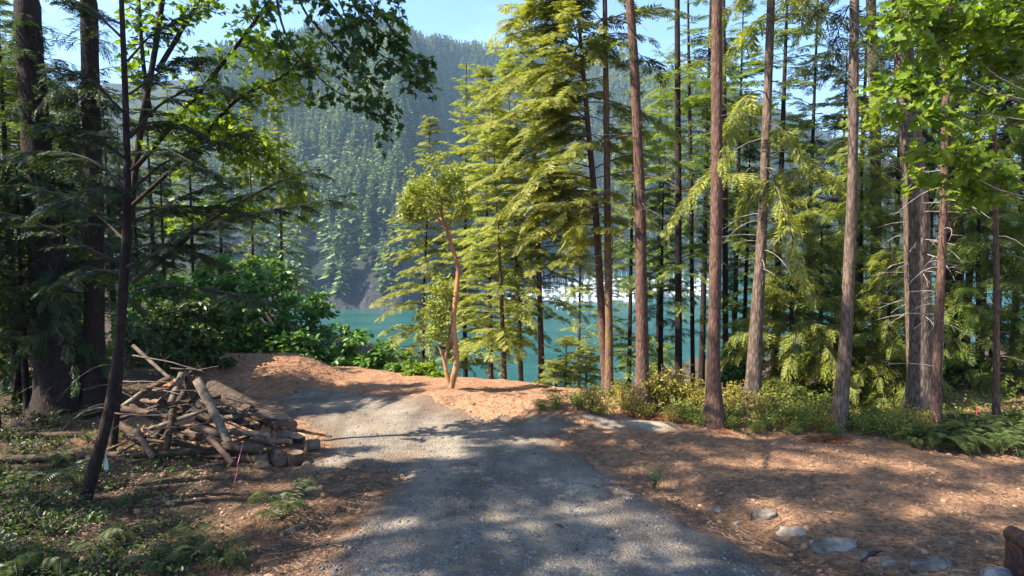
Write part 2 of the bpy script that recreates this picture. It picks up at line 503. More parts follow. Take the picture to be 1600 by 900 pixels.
xs = spaced([(-900, 60), (-300, 12), (-60, 1.2), (-20, .3), (-13, .11), (13, .3), (20, 1.2), (60, 12), (300, 60), (900, 60)])
ys = spaced([(-300, 20), (-40, 3), (-4, .5), (7, .1), (20, .14), (28, .6), (60, 3), (140, 20), (420, 20)])
gx, gy = np.meshgrid(xs, ys)
gzv = G(gx, gy)
rx = gx / np.maximum(gy, 1) * F + 800
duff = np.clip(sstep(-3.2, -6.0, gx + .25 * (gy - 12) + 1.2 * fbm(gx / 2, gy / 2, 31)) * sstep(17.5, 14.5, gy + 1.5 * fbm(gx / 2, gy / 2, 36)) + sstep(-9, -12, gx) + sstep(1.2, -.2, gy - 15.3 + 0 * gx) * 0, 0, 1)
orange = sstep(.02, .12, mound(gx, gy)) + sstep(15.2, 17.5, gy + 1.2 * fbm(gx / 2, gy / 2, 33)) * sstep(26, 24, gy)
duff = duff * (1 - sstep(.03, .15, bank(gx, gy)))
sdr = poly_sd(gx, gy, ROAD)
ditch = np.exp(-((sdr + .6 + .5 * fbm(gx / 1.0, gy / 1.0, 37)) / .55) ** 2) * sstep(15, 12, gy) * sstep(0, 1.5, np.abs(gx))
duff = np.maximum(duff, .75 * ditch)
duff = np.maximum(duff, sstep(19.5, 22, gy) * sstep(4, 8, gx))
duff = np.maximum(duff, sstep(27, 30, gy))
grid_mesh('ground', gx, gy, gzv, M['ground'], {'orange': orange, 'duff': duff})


def patch(name, poly, mat, step, jitter, seed, lift=.035):
    P = np.array(poly); x0, y0 = P.min(0) - .5; x1, y1 = P.max(0) + .5
    y0 = max(y0, -6)
    x = np.arange(x0, x1, step); y = np.arange(y0, y1, step)
    X, Y = np.meshgrid(x, y)
    sd = poly_sd(X, Y, poly) + jitter * fbm(X / .8, Y / .8, seed) + .4 * jitter * fbm(X / .2, Y / .2, seed + 9)
    base = G(X, Y)
    Z = base + .004 + lift * sstep(0, .4, sd) - .3 * sstep(.0, -.25, sd)
    rut = 0
    Z = Z + .012 * fbm(X / .25, Y / .25, seed + 3, 3) * sstep(0, .3, sd)
    keep = sd > -.35
    ny, nx = X.shape
    i = np.arange(ny - 1)[:, None] * nx; j = np.arange(nx - 1)[None]
    f = np.stack([i + j, i + j + 1, i + nx + j + 1, i + nx + j], -1).reshape(-1, 4)
    f = f[keep.ravel()[f].any(1)]
    b = MB(); b.add(np.stack([X, Y, Z], -1), f); me = b.mesh(name, [mat], True)
    t = me.attributes.new('edge', 'FLOAT', 'POINT')
    t.data.foreach_set('value', np.clip(sstep(.8, 0, sd + .5 * fbm(X / .6, Y / .6, seed + 4)), 0, 1).astype(np.float32).ravel())
    o = link(name, me); o['kind'] = 'structure'; return o


patch('gravel_road', ROAD, M['road'], .085, .45, 41)
patch('gravel_pad', PAD, M['pad'], .08, .2, 51)

b = MB(); b.add([[-4000, 40, WATER], [4000, 40, WATER], [4000, 6000, WATER], [-4000, 6000, WATER]], [[0, 1, 2, 3]])
o = b.build('bay_water', M['water']); o['kind'] = 'structure'

# far hill across the bay, laid out by bearing and distance
RIDGE = ([-900, -300, 0, 250, 400, 520, 640, 700, 850, 1000, 1150, 1300, 1600, 2300], [150, 135, 125, 115, 102, 76, 62, 62, 78, 105, 150, 205, 250, 300])


def shore(a):
    return 376 + 420 * sstep(625, 720, a) + 12 * fbm(a / 60, a * 0, 71)


def HILL(a, y):
    rd = 1000 + 150 * sstep(700, 1000, a)
    zr = CAM_Z + (370 - np.interp(a, *RIDGE)) / F * rd - 48
    sh = shore(a); q = (y - sh) / (rd - sh)
    qc = np.clip(q, -1, 1)
    z = WATER - 3 + (zr - WATER) * np.where(qc > 0, np.clip(qc, 0, 1) ** .85 * (1.0 + .35 * np.sin(np.clip(qc, 0, 1) * math.pi)) / 1.0, qc * .6)
    z = np.where(q > 1, z - (y - rd) * .12, z)
    x = (a - 800) / F * y
    z = z + sstep(-.02, .3, q) * (26 * fbm(x / 140, y / 170, 75, 3) + 10 * np.abs(fbm(x / 50, y / 90, 79, 3)))
    z = z + 12 * sstep(-.01, .03, q) * (1 - .4 * sstep(.02, .2, q)) * sstep(420, 500, a) * sstep(650, 620, a)
    z = z + 9 * np.abs(fbm(x / 16, y / 11, 88, 4)) * sstep(-.005, .02, q) * sstep(.2, .08, q)
    return z


aa = np.linspace(-900, 2300, 330); yy = np.concatenate([np.linspace(330, 700, 130), np.linspace(705, 1300, 100), np.linspace(1330, 2200, 8)])
A, Y = np.meshgrid(aa, yy)
HZ = HILL(A, Y); HX = (A - 800) / F * Y
dy = np.gradient(HZ, axis=0) / np.gradient(Y, axis=0)
q = (Y - shore(A))
rockm = .8 * sstep(28, 2, q + 40 * fbm(HX / 30, Y / 30, 83)) * sstep(400, 480, A) * sstep(700, 640, A) + sstep(6, 0, q)
grid_mesh('hillside', HX, Y, HZ, M['hill'], {'rock': rockm})


# ------------------------------------------------------------------ foliage templates
def blade(b, d, l, w, n):
    b = np.asarray(b, float); d = nrm(np.asarray(d, float)); n = nrm(np.cross(d, n))
    return [b, b + d * l * .45 + n * w / 2, b + d * l, b + d * l * .45 - n * w / 2]


def fir_spray(n=9, w=.12, seed=0, spread=52, droop=.12, ln=.42):
    g = np.random.default_rng(seed); V = []; up = np.array([0, 0, 1.])
    def ax(t): return np.array([t, 0, -droop * t * t])
    V += blade([0, 0, 0], [1, 0, -droop], 1.0, w * .8, up)
    for k in range(n):
        for s in (-1, 1):
            t = .05 + .9 * (k + .5 * (s > 0) + g.uniform(-.2, .2)) / n
            an = R(spread + g.uniform(-12, 12)); l = ln * (1 - .7 * t) + .08
            d = np.array([math.cos(an), s * math.sin(an), g.uniform(-.3, .12)])
            V += blade(ax(t), d, l * g.uniform(.75, 1.2), w * g.uniform(.8, 1.2), nrm(up + g.normal(0, .35, 3)))
    V = np.array(V); return V, np.arange(len(V)).reshape(-1, 4)


SPRAYS = [fir_spray(11, .08, s) for s in range(4)]
HANG = [fir_spray(11, .07, 20 + s, 42, .5, .36) for s in range(3)]
FAR = [fir_spray(5, .13, 40 + s, 50, .15, .45) for s in range(2)]


def maple_leaf():
    half = [(0, 0), (.07, .10), (-.02, .36), (.2, .27), (.30, .58), (.43, .33), (.57, .47), (.6, .2), (.8, .2), (1.02, 0)]
    V = []; Fc = []
    for s in (1, -1):
        k = len(V); pts = [(x, s * y, .28 * abs(y) - .12 * x * x) for x, y in half]
        V += pts; ids = list(range(k, k + len(pts)))
        Fc.append(ids if s < 0 else ids[::-1])
    return np.array(V, float) * 1.0, np.array(Fc)


LEAF5 = maple_leaf()
LEAF = (np.array([[0, 0, 0], [.35, .3, .07], [1, 0, -.1], [.35, -.3, .07], [.75, .2, 0], [.75, -.2, 0]], float), np.array([[0, 3, 5, 2], [0, 2, 4, 1]]))
LEAF4 = (np.array([[0, 0, 0], [.45, .27, .05], [1, 0, -.08], [.45, -.27, .05]], float), np.array([[0, 3, 2, 1]]))


def scatter_leaves(mb, pos, size, rng, tmpl=LEAF, up=.6, out=None, val=None, mat=0):
    N = len(pos)
    if N == 0: return
    X = rng.normal(0, 1, (N, 3)); X[:, 2] = X[:, 2] * .5 - .35
    if out is not None: X = X + out
    Z = rng.normal(0, 1, (N, 3)) * (1 - up) + np.array([0, 0, up])
    s = size * rng.uniform(.65, 1.25, N)
    v = rng.uniform(0, 1, N) if val is None else np.clip(val + rng.normal(0, .17, N), 0, 1)
    mb.inst(tmpl[0], tmpl[1], pos, frames(X, Z), s, mat, v)


def branch_sprays(mb, P, rng, step, slen, tm, hang=.1, t0=.2, mat=0, vbase=.5):
    """sprays of needles along one branch polyline P"""
    seg = np.linalg.norm(np.diff(P, axis=0), axis=1); L = seg.sum(); s = np.concatenate([[0], np.cumsum(seg)])
    n = max(3, int(L * (1 - t0) / step))
    t = t0 + (1 - t0) * (np.arange(n) + rng.uniform(0, 1, n)) / n
    pos = np.stack([np.interp(t * L, s, P[:, k]) for k in range(3)], 1)
    tan = nrm(np.stack([np.interp(np.minimum(t + .05, 1.0) * L, s, P[:, k]) - np.interp(np.maximum(t - .08, 0) * L, s, P[:, k]) for k in range(3)], 1))
    side = nrm(np.cross(tan, [0, 0, 1.]))
    for sg in (-1, 1):
        a = np.radians(rng.uniform(35, 75, n)) * (1 - .6 * t ** 3)
        X = tan * np.cos(a)[:, None] + sg * side * np.sin(a)[:, None] + np.array([0, 0, -1.]) * (hang * rng.uniform(.3, 1.6, n))[:, None]
        Z = np.array([0, 0, 1.]) + rng.normal(0, .28, (n, 3))
        sc = slen * (1.05 - .55 * t) * rng.uniform(.7, 1.25, n)
        k = rng.integers(0, len(tm), n)
        vv = np.clip(vbase + .25 * (t - .5) + rng.normal(0, .2, n), 0, 1)
        for q_ in range(len(tm)):
            m_ = k == q_
            mb.inst(tm[q_][0], tm[q_][1], pos[m_], frames(X[m_], Z[m_]), sc[m_], mat, vv[m_])


DENS = 1.3


def az_off(rng):
    return rng.uniform(0, 50)


def conifer_crown(mb, curve, z0, z1, Rmax, nb, rng, up=.25, droop=.45, step=.3, slen=.6, hang=.12, tm=SPRAYS, bare=0., low=.55, az_bias=None, gap=1, pw=.75, wood=.018, dens=1.):
    nb = int(nb * DENS * dens); Rmax *= 1.12; slen *= 1.0; step *= .6
    u = np.sort(rng.uniform(0, 1, nb)) ** .85
    u = u[vnoise(u * 9 + az_off(rng), u * 0, int(rng.integers(1, 999))) > -.35] if gap else u
    nb = len(u)
    az0 = rng.uniform(0, 6.28)
    for i in range(nb):
        z = z0 + (z1 - z0) * u[i]
        L = Rmax * min(1, low + 2.2 * u[i]) * (1 - u[i]) ** pw * rng.uniform(.4, 1.2) + .18
        az = az0 + i * 2.4 + rng.uniform(-.5, .5)
        if az_bias is not None and rng.uniform() < az_bias[1]: az = az_bias[0] + rng.normal(0, .7)
        b0 = np.array(curve(z)); t = np.linspace(0, 1, 7)
        h = np.array([math.cos(az), math.sin(az)])
        bend = rng.uniform(-.25, .25)
        hp = np.array([-h[1], h[0]])
        upk = (up + rng.normal(0, .14)) * (1 + .8 * u[i]); dr = droop * rng.uniform(.3, 1.6) * (1.1 - .7 * u[i])
        P = np.stack([b0[0] + L * (t * h[0] + bend * t * t * hp[0]), b0[1] + L * (t * h[1] + bend * t * t * hp[1]), z + L * (upk * t - dr * t * t)], 1)
        mb.tube(P, np.linspace(wood * (.5 + .25 * L), .005, 7), 4, 1, cap=False)
        if rng.uniform() < bare: continue
        branch_sprays(mb, P, rng, step, slen * (.6 + .4 * min(1, L / 1.5)), tm, hang, .1 if L < 1.5 else .2, 0, .5)


def trunk_curve(pts, d, ztop, zbase):
    P = np.array([at(px, py, d) for px, py, w in pts]); r = np.array([w for _, _, w in pts]) / 2 * d / F
    o_ = np.argsort(P[:, 2]); P = P[o_]; r = r[o_]
    if zbase < P[0, 2] - .02:
        k = (P[1] - P[0]) / max(P[1, 2] - P[0, 2], .1); dz = zbase - P[0, 2]
        P = np.vstack([P[0] + k * dz * .4 + np.array([0, 0, dz - k[2] * dz * .4]), P]); r = np.concatenate([[r[0] * 1.05], r])
    if ztop > P[-1, 2] + .1:
        k = (P[-1] - P[-2]) / max(P[-1, 2] - P[-2, 2], .1); dz = ztop - P[-1, 2]
        top = P[-1] + np.array([k[0] * dz * .6, k[1] * dz * .6, dz])
        P = np.vstack([P, (P[-1] + top) / 2 + np.array([k[0] * dz * .1, 0, 0]), top]); r = np.concatenate([r, [r[-1] * .6, .02]])
    return P, r


def make_trunk(mb, P, r, sides, seed, flare=.7, furrow=.05):
    z = np.arange(P[0, 2] - .25, P[-1, 2], .22)
    Q = np.stack([np.interp(z, P[:, 2], P[:, 0]), np.interp(z, P[:, 2], P[:, 1]), z], 1)
    rr = np.interp(z, P[:, 2], r)
    ker = np.ones(7) / 7
    for k in (0, 1):
        pad = np.pad(Q[:, k], 3, 'edge'); Q[:, k] = np.convolve(pad, ker, 'valid') if len(z) > 8 else Q[:, k]
    Q[:, 0] += .05 * rr * vnoise(z * .5, z * 0 + seed, seed)
    rr = rr * (1 + flare * np.exp(-np.maximum(0, z - P[0, 2]) / .3) + .18 * np.exp(-np.maximum(0, z - P[0, 2]) / 1.2))
    mb.tube(Q, rr, sides, 0, True, .5, .10, seed, furrow)
    return lambda zz: (np.interp(zz, Q[:, 2], Q[:, 0]), np.interp(zz, Q[:, 2], Q[:, 1]), zz)


def dead_twigs(root, base, mat, curve, z0, z1, n, rng, L=(.4, 1.6), thick=.012, az=None):
    for i in range(n):
        mb = MB()
        z = rng.uniform(z0, z1); a = rng.uniform(0, 6.28) if az is None else az + rng.normal(0, .8); l = rng.uniform(*L)
        b0 = np.array(curve(z)); t = np.linspace(0, 1, 6); dr = rng.uniform(.1, .9); bend = rng.uniform(-.4, .4)
        P = np.stack([b0[0] + l * (t * math.cos(a) - bend * t * t * math.sin(a)), b0[1] + l * (t * math.sin(a) + bend * t * t * math.cos(a)),
                      z + l * (.15 * t - dr * t * t)], 1)
        mb.tube(P, np.linspace(thick, .003, 6), 4, 0, cap=False)
        for q_ in range(2):
            k = rng.integers(2, 5); dvec = nrm(P[k + 1 if k < 5 else 5] - P[k - 1] + rng.normal(0, .12 * l, 3))
            mb.tube([P[k], P[k] + dvec * l * .3], [thick * .5, .002], 3, 0, cap=False)
        mb.build('dead_branch', mat, root, False, base).location = (0, 0, 0)


SEED = [100]


def conifer(label, pts, H, cs_py, Rm, nb, d=None, bark='bark_red', leaf='fir_green', name='conifer_tree', group=None, sides=18, twigs=(0, 0, 0),
            twig_mat='twig', **kw):
    SEED[0] += 1; rng = np.random.default_rng(SEED[0])
    if d is None: d = float(gp(pts[0][0], pts[0][1])[1])
    p0 = at(pts[0][0], pts[0][1], d); zb = min(p0[2], gz(p0[0], d))
    P, r = trunk_curve(pts, d, zb + H, zb)
    P[0, 2] = min(P[0, 2], gz(P[0, 0], d))
    base = np.array([P[0, 0], P[0, 1], P[0, 2]])
    root = empty(name, base, label, 'tree', group)
    mb = MB(); curve = make_trunk(mb, P, r, sides, SEED[0]); mb.build('trunk', M[bark], root, True, base).location = (0, 0, 0)
    z0 = at(pts[0][0], cs_py, d)[2]
    cr = MB(); conifer_crown(cr, curve, z0, P[-1, 2], Rm, nb, rng, **kw)
    cr.build('crown', [M[leaf], M['twig' if leaf != 'fir_dark' else 'twig_dark']], root, False, base).location = (0, 0, 0)
    if twigs[0]:
        za = at(pts[0][0], twigs[1], d)[2]; zc = at(pts[0][0], twigs[2], d)[2]
        dead_twigs(root, base, M[twig_mat], curve, min(za, zc), max(za, zc), twigs[0], rng)
    return root


# ------------------------------------------------------------------ the tall trees right of the road
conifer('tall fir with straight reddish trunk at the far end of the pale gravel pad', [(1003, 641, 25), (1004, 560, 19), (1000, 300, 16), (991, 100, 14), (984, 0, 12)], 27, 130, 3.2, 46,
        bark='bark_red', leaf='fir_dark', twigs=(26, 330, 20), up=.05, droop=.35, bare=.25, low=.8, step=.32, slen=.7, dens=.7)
conifer('straight bare red trunked fir standing out in front of the golden shrubs', [(1116, 668, 27), (1115, 560, 19), (1120, 300, 18), (1120, 0, 15)], 28, -60, 3.0, 40,
        bark='bark_red', leaf='fir_green', twigs=(6, 200, 0))
conifer('leaning fir with sparse yellow green drooping boughs and a bare lower trunk', [(1175, 653, 26), (1179, 560, 22), (1194, 300, 14), (1203, 50, 12), (1206, -40, 11)], 23, 300, 2.7, 46,
        bark='bark_grey', leaf='fir_gold', twigs=(22, 430, 250), twig_mat='twig_pale', droop=.75, up=.2, hang=.45, tm=HANG, low=.7, slen=.75)
conifer('slim leaning fir between golden shrubs with bare hanging branches high up', [(1310, 670, 22), (1320, 560, 20), (1332, 300, 15), (1335, 0, 13)], 26, 190, 2.8, 30,
        bark='bark_grey', leaf='fir_dark', twigs=(16, 300, 20), twig_mat='twig_dark', droop=.9, up=.35, bare=.35, hang=.3, tm=HANG)
conifer('thickest furrowed grey brown fir trunk on the right with pale snapped twigs', [(1438, 665, 43), (1438, 600, 37), (1432, 320, 36), (1412, 100, 27), (1406, -20, 23)], 29, 60, 3.0, 44,
        bark='bark_grey', leaf='fir_dark', sides=30, twigs=(30, 520, 330), twig_mat='twig_pale', bare=.2)
conifer('slender trunk bristling with dead twigs right beside the thickest fir', [(1462, 688, 15), (1463, 600, 14), (1475, 320, 11), (1480, 0, 9)], 20, 70, 1.6, 30,
        bark='bark_red', leaf='fir_green', twigs=(26, 600, 250), twig_mat='twig_pale')
conifer('thin pole like conifer standing alone in the dark ferns at the far right', [(1557, 678, 9.5), (1557, 480, 9), (1556, 300, 7), (1551, 60, 5)], 15, 250, 1.3, 36,
        bark='bark_red', leaf='fir_green', twigs=(8, 600, 300), hang=.35, tm=HANG)
conifer('dark thick trunk in shade behind the slender twiggy one', [(1492, 640, 30), (1490, 300, 26), (1488, 0, 22)], 26, 120, 3.0, 40, d=24, bark='bark_dark', leaf='fir_dark', bare=.2)
conifer('grey trunk showing only high up behind the slim leaning fir', [(1372, 640, 18), (1367, 180, 15), (1361, 0, 14)], 26, 240, 2.6, 44, d=25, bark='bark_grey', leaf='fir_dark', bare=.25)
conifer('conifer with a bowed trunk and thick golden green crown leaning over the dirt mound', [(950, 640, 13), (944, 560, 13), (931, 330, 10), (919, 200, 8), (905, 40, 5)], 19, 410, 3.1, 150,
        d=21.0, bark='bark_red', leaf='fir_gold', droop=.5, hang=.25, az_bias=(math.pi, .55), slen=.72)
conifer('straight trunk crossing the bowed golden conifer at its mossy foot', [(951, 640, 14), (952, 560, 12), (950, 400, 11), (947, 150, 9), (945, 0, 7)], 24, 330, 2.5, 60, d=20.6,
        bark='bark_moss', leaf='fir_green', twigs=(10, 420, 300), twig_mat='twig_pale', bare=.15, dens=.5)
conifer('dark slim fir seen between the red trunks with deep green boughs', [(1060, 640, 11), (1060, 300, 10), (1058, 0, 8)], 24, 480, 2.5, 80, d=26, bark='bark_dark', leaf='fir_green', step=.34)
conifer('thin dark pole conifer just right of the slim fir with deep green boughs', [(1083, 640, 7), (1080, 300, 6), (1077, 150, 5)], 21, 450, 1.8, 60, d=29, bark='bark_dark', leaf='fir_green', step=.36)
conifer('dark conifer half hidden behind the straight bare red trunk', [(1134, 640, 9), (1133, 300, 8), (1131, 100, 7)], 23, 520, 2.3, 70, d=28, bark='bark_dark', leaf='fir_green', step=.36)
# middle group beyond the mound, down the bank
MID = 'conifers down the bank beyond the dirt mound'
conifer('tallest pale green conifer beyond the mound with its pointed top against the hill', [(845, 648, 10), (846, 560, 9), (842, 420, 8), (836, 250, 5), (832, 110, 2)], 17.8, 500, 2.6, 125, d=26, bark='bark_red', leaf='fir_gold', step=.3)
conifer('narrow conifer with thin dark trunk next to the tallest pale one', [(816, 648, 8), (812, 520, 7), (804, 330, 5), (797, 190, 2)], 14.2, 530, 2.2, 105, d=27, bark='bark_red', leaf='fir_gold', step=.3)
conifer('pale yellow green conifer right behind the arbutus crown', [(768, 648, 8), (766, 480, 6), (761, 340, 4), (757, 225, 2)], 14.5, 555, 2.4, 125, d=28.5, bark='bark_red', leaf='fir_gold', step=.3)
conifer('bushy olive conifer with twin stems right of the arbutus trunk', [(790, 648, 9), (787, 560, 8), (782, 420, 5), (776, 320, 2)], 12, 565, 2.1, 85, d=25, bark='bark_red', leaf='fir_gold', step=.3)
conifer('broad feathery conifer left of the arbutus trunk above the water', [(662, 648, 8), (660, 520, 6), (664, 420, 3), (668, 330, 2)], 13.5, 590, 2.6, 100, d=31, bark='bark_dark', leaf='fir_gold', step=.32, hang=.25)
conifer('dense conifer rising behind the arbutus at the water side', [(728, 648, 8), (726, 480, 6), (727, 340, 4), (728, 250, 2)], 17, 585, 2.5, 120, d=33, bark='bark_dark', leaf='fir_gold', step=.32)
for k, (px, top, d) in enumerate([(882, 505, 24), (914, 520, 25), (868, 545, 23.5)]):
    conifer(['small bright sapling with open crown in front of the marina water', 'small sapling close to the mossy foot of the crossing trunks', 'smallest sapling just beyond the dirt mound'][k],
            [(px, 650, 4), (px + 2, 580, 3), (px + 3, top + 20, 1.5)], float((at(px, top, d)[2]) - gz(at(px, 640, d)[0], d)), 600, .9, 34, d=d, bark='twig', leaf='hemlock', name='sapling', sides=7, step=.22, slen=.42)
# young hemlocks with drooping sunlit boughs
for px, base, top, d, Rm, nb, lab in [
    (1236, 650, 250, 20.5, 2.3, 95, 'young hemlock with golden drooping boughs just right of the leaning sparse fir'),
    (1282, 650, 330, 21.5, 2.0, 80, 'young hemlock with bright green flat boughs left of the slim leaning fir'),
    (1388, 655, 350, 20.0, 1.9, 80, 'shorter young hemlock with pale tips left of the thickest trunk'),
    (1345, 640, 130, 24.5, 2.6, 110, 'tall young hemlock with fresh green boughs behind the slim leaning fir'),
    (1528, 650, 120, 22.5, 2.3, 90, 'dim green hemlock in shade behind the thin pole conifer'),
    (1612, 660, 60, 21.0, 2.4, 90, 'dim hemlock cut by the right edge of the photo')]:
    x = at(px, base, d)[0]; H = float(at(px, top, d)[2] - gz(x, d))
    conifer(lab, [(px, base, 9), (px + 1, (base + top) / 2, 6), (px + 2, top + 25, 2)], H, base - 25, Rm, nb, d=d, bark='bark_dark', leaf='hemlock' if px < 1500 else 'fir_green', name='young_hemlock', sides=8,
            droop=.6, up=.3, hang=.3, tm=HANG, step=.27, slen=.66, low=.9)

# ------------------------------------------------------------------ shared background conifers
def proto_conifer(H, Rm, nb, z0, leaf, bark, seed, tm=SPRAYS, r0=.17, **kw):
    rng = np.random.default_rng(seed)
    P = np.array([[0, 0, -.6], [.05, 0, H * .5], [.1, .05, H]]); r = np.array([r0, r0 * .6, .02])
    mb = MB(); curve = make_trunk(mb, P, r, 9, seed)
    cr = MB(); conifer_crown(cr, curve, z0, H, Rm, nb, rng, tm=tm, **kw)
    return mb.mesh('trunk', [M[bark]], True), cr.mesh('crown', [M[leaf], M['twig_dark']])


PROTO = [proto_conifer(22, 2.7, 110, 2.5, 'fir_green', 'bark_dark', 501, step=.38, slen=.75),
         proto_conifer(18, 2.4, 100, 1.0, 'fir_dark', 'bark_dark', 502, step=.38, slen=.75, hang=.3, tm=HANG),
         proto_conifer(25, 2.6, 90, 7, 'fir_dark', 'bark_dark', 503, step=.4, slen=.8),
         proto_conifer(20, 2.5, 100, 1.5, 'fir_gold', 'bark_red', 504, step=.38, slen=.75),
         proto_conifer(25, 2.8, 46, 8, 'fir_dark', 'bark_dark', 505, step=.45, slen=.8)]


def place_proto(k, x, y, s, rz, label, group, name='forest_conifer'):
    root = empty(name, (x, y, gz(x, y)), label, 'tree', group)
    wd = s if s > .6 else s * 1.45
    root.scale = (wd, wd, s); root.rotation_euler.z = rz
    for nm, me in zip(('trunk', 'crown'), PROTO[k]): link(nm, me, root)
    return root


rng = np.random.default_rng(9)
for px, d, k, s in [(985, 34, 0, .8), (1030, 38, 0, .9), (1035, 28, 1, .55), (1100, 33, 2, 1), (1150, 36, 0, 1), (1165, 29, 1, .7), (1215, 31, 0, 1.05), (1262, 34, 2, .9), (1310, 29, 1, .8), (1400, 30, 0, .95), (1425, 26, 1, .9),
                    (1450, 33, 2, 1), (1515, 28, 0, 1), (1560, 25, 1, 1), (1590, 31, 2, 1), (1640, 26, 0, 1), (1470, 27, 1, 1), (1700, 30, 1, 1), (1690, 22, 2, 1), (1340, 36, 2, 1), (1540, 36, 1, 1.1), (1610, 38, 0, 1.1), (905, 40, 3, .75), (955, 44, 0, .7)]:
    place_proto(k, (px - 800) / F * d, d, s, rng.uniform(0, 6.28), 'shaded conifer standing back in the wood behind the tall trunks on the right', 'conifers in the wood behind the right hand trunks')
for px, d, k, s in [(-50, 18.5, 1, .58), (15, 19.5, 0, .52), (-110, 16.5, 1, .55), (-20, 16.8, 1, .42), (30, 18.2, 1, .4), (100, 20, 1, .4), (120, 22.5, 1, .5), (175, 31, 1, .6), (215, 33, 1, .5), (195, 32, 1, .45), (255, 35, 1, .5), (130, 31, 0, .55), (60, 26, 0, .6), (0, 26, 0, .65), (190, 34, 1, .6), (110, 32, 1, .7), (240, 36, 0, .6), (90, 25, 0, .5), (40, 29, 0, .65), (300, 38, 0, .55), (345, 40, 1, .5), (20, 23, 1, .6), (75, 23, 1, .5), (270, 40, 0, .65)]:
    place_proto(k, (px - 800) / F * d, d, s, rng.uniform(0, 6.28), 'dark conifer standing back in the wood behind the log pile', 'conifers in the dark wood on the left')
for px, d, k, s, lab in [(440, 38, 3, .72, 'sunlit fir with its top against the hill, rising behind the round maple'), (395, 42, 3, .7, 'fir behind the round maple, partly hidden by dark foreground boughs')]:
    place_proto(k, (px - 800) / F * d, d, s, 1.3, lab, None)
# the wood beside the road that shades it (left of the frame)
for x, y, k, s in [(-11.5, 4.6, 2, 1.1), (-13.8, 12.3, 1, .62), (-18.5, 8.3, 4, 1.3), (-21, 5.2, 4, 1.3), (-13.5, 11.0, 4, 1.0), (-9.2, 1.6, 2, 1.1), (-15, 4.0, 4, 1.2), (-12.5, -1.5, 4, 1.15), (-20, 1.0, 2, 1.2), (-8.5, -4.5, 4, 1.1), (-16.5, -5, 0, 1.3)]:
    place_proto(k, x, y, s, rng.uniform(0, 6.28), 'tall conifer of the wood on the left side of the road, out of the picture', 'conifers beside the road left of the picture')

# ------------------------------------------------------------------ left foreground trees
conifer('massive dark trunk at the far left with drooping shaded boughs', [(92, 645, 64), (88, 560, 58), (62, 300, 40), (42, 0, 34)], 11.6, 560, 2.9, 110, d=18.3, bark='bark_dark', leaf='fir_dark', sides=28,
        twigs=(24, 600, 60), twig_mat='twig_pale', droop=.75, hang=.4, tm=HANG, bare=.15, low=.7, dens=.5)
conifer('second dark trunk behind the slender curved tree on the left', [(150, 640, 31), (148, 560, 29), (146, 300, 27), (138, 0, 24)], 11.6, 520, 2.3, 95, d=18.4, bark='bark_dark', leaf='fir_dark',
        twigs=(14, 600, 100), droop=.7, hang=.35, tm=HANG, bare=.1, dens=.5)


def limb(mb, px_pts, Ys, r0, r1, sides=8, mat=0):
    n = len(px_pts); Ys = np.interp(np.linspace(0, 1, n), np.linspace(0, 1, len(Ys)), Ys)
    P = np.array([at(px, py, y) for (px, py), y in zip(px_pts, Ys)])
    t = np.linspace(0, 1, n); tt = np.linspace(0, 1, n * 5)
    Q = np.stack([np.interp(tt, t, P[:, k]) for k in range(3)], 1)
    for k in range(3):
        if n > 2:
            pad = np.pad(Q[:, k], 2, 'edge'); Q[:, k] = np.convolve(pad, np.ones(5) / 5, 'valid')
    Q[:, :] += .02 * np.stack([fbm(tt * 6, tt * 0 + k, 13 + k + n, 2) for k in range(3)], 1)
    if mb is not None: mb.tube(Q, np.linspace(r0, r1, len(Q)), sides, mat, True)
    return Q


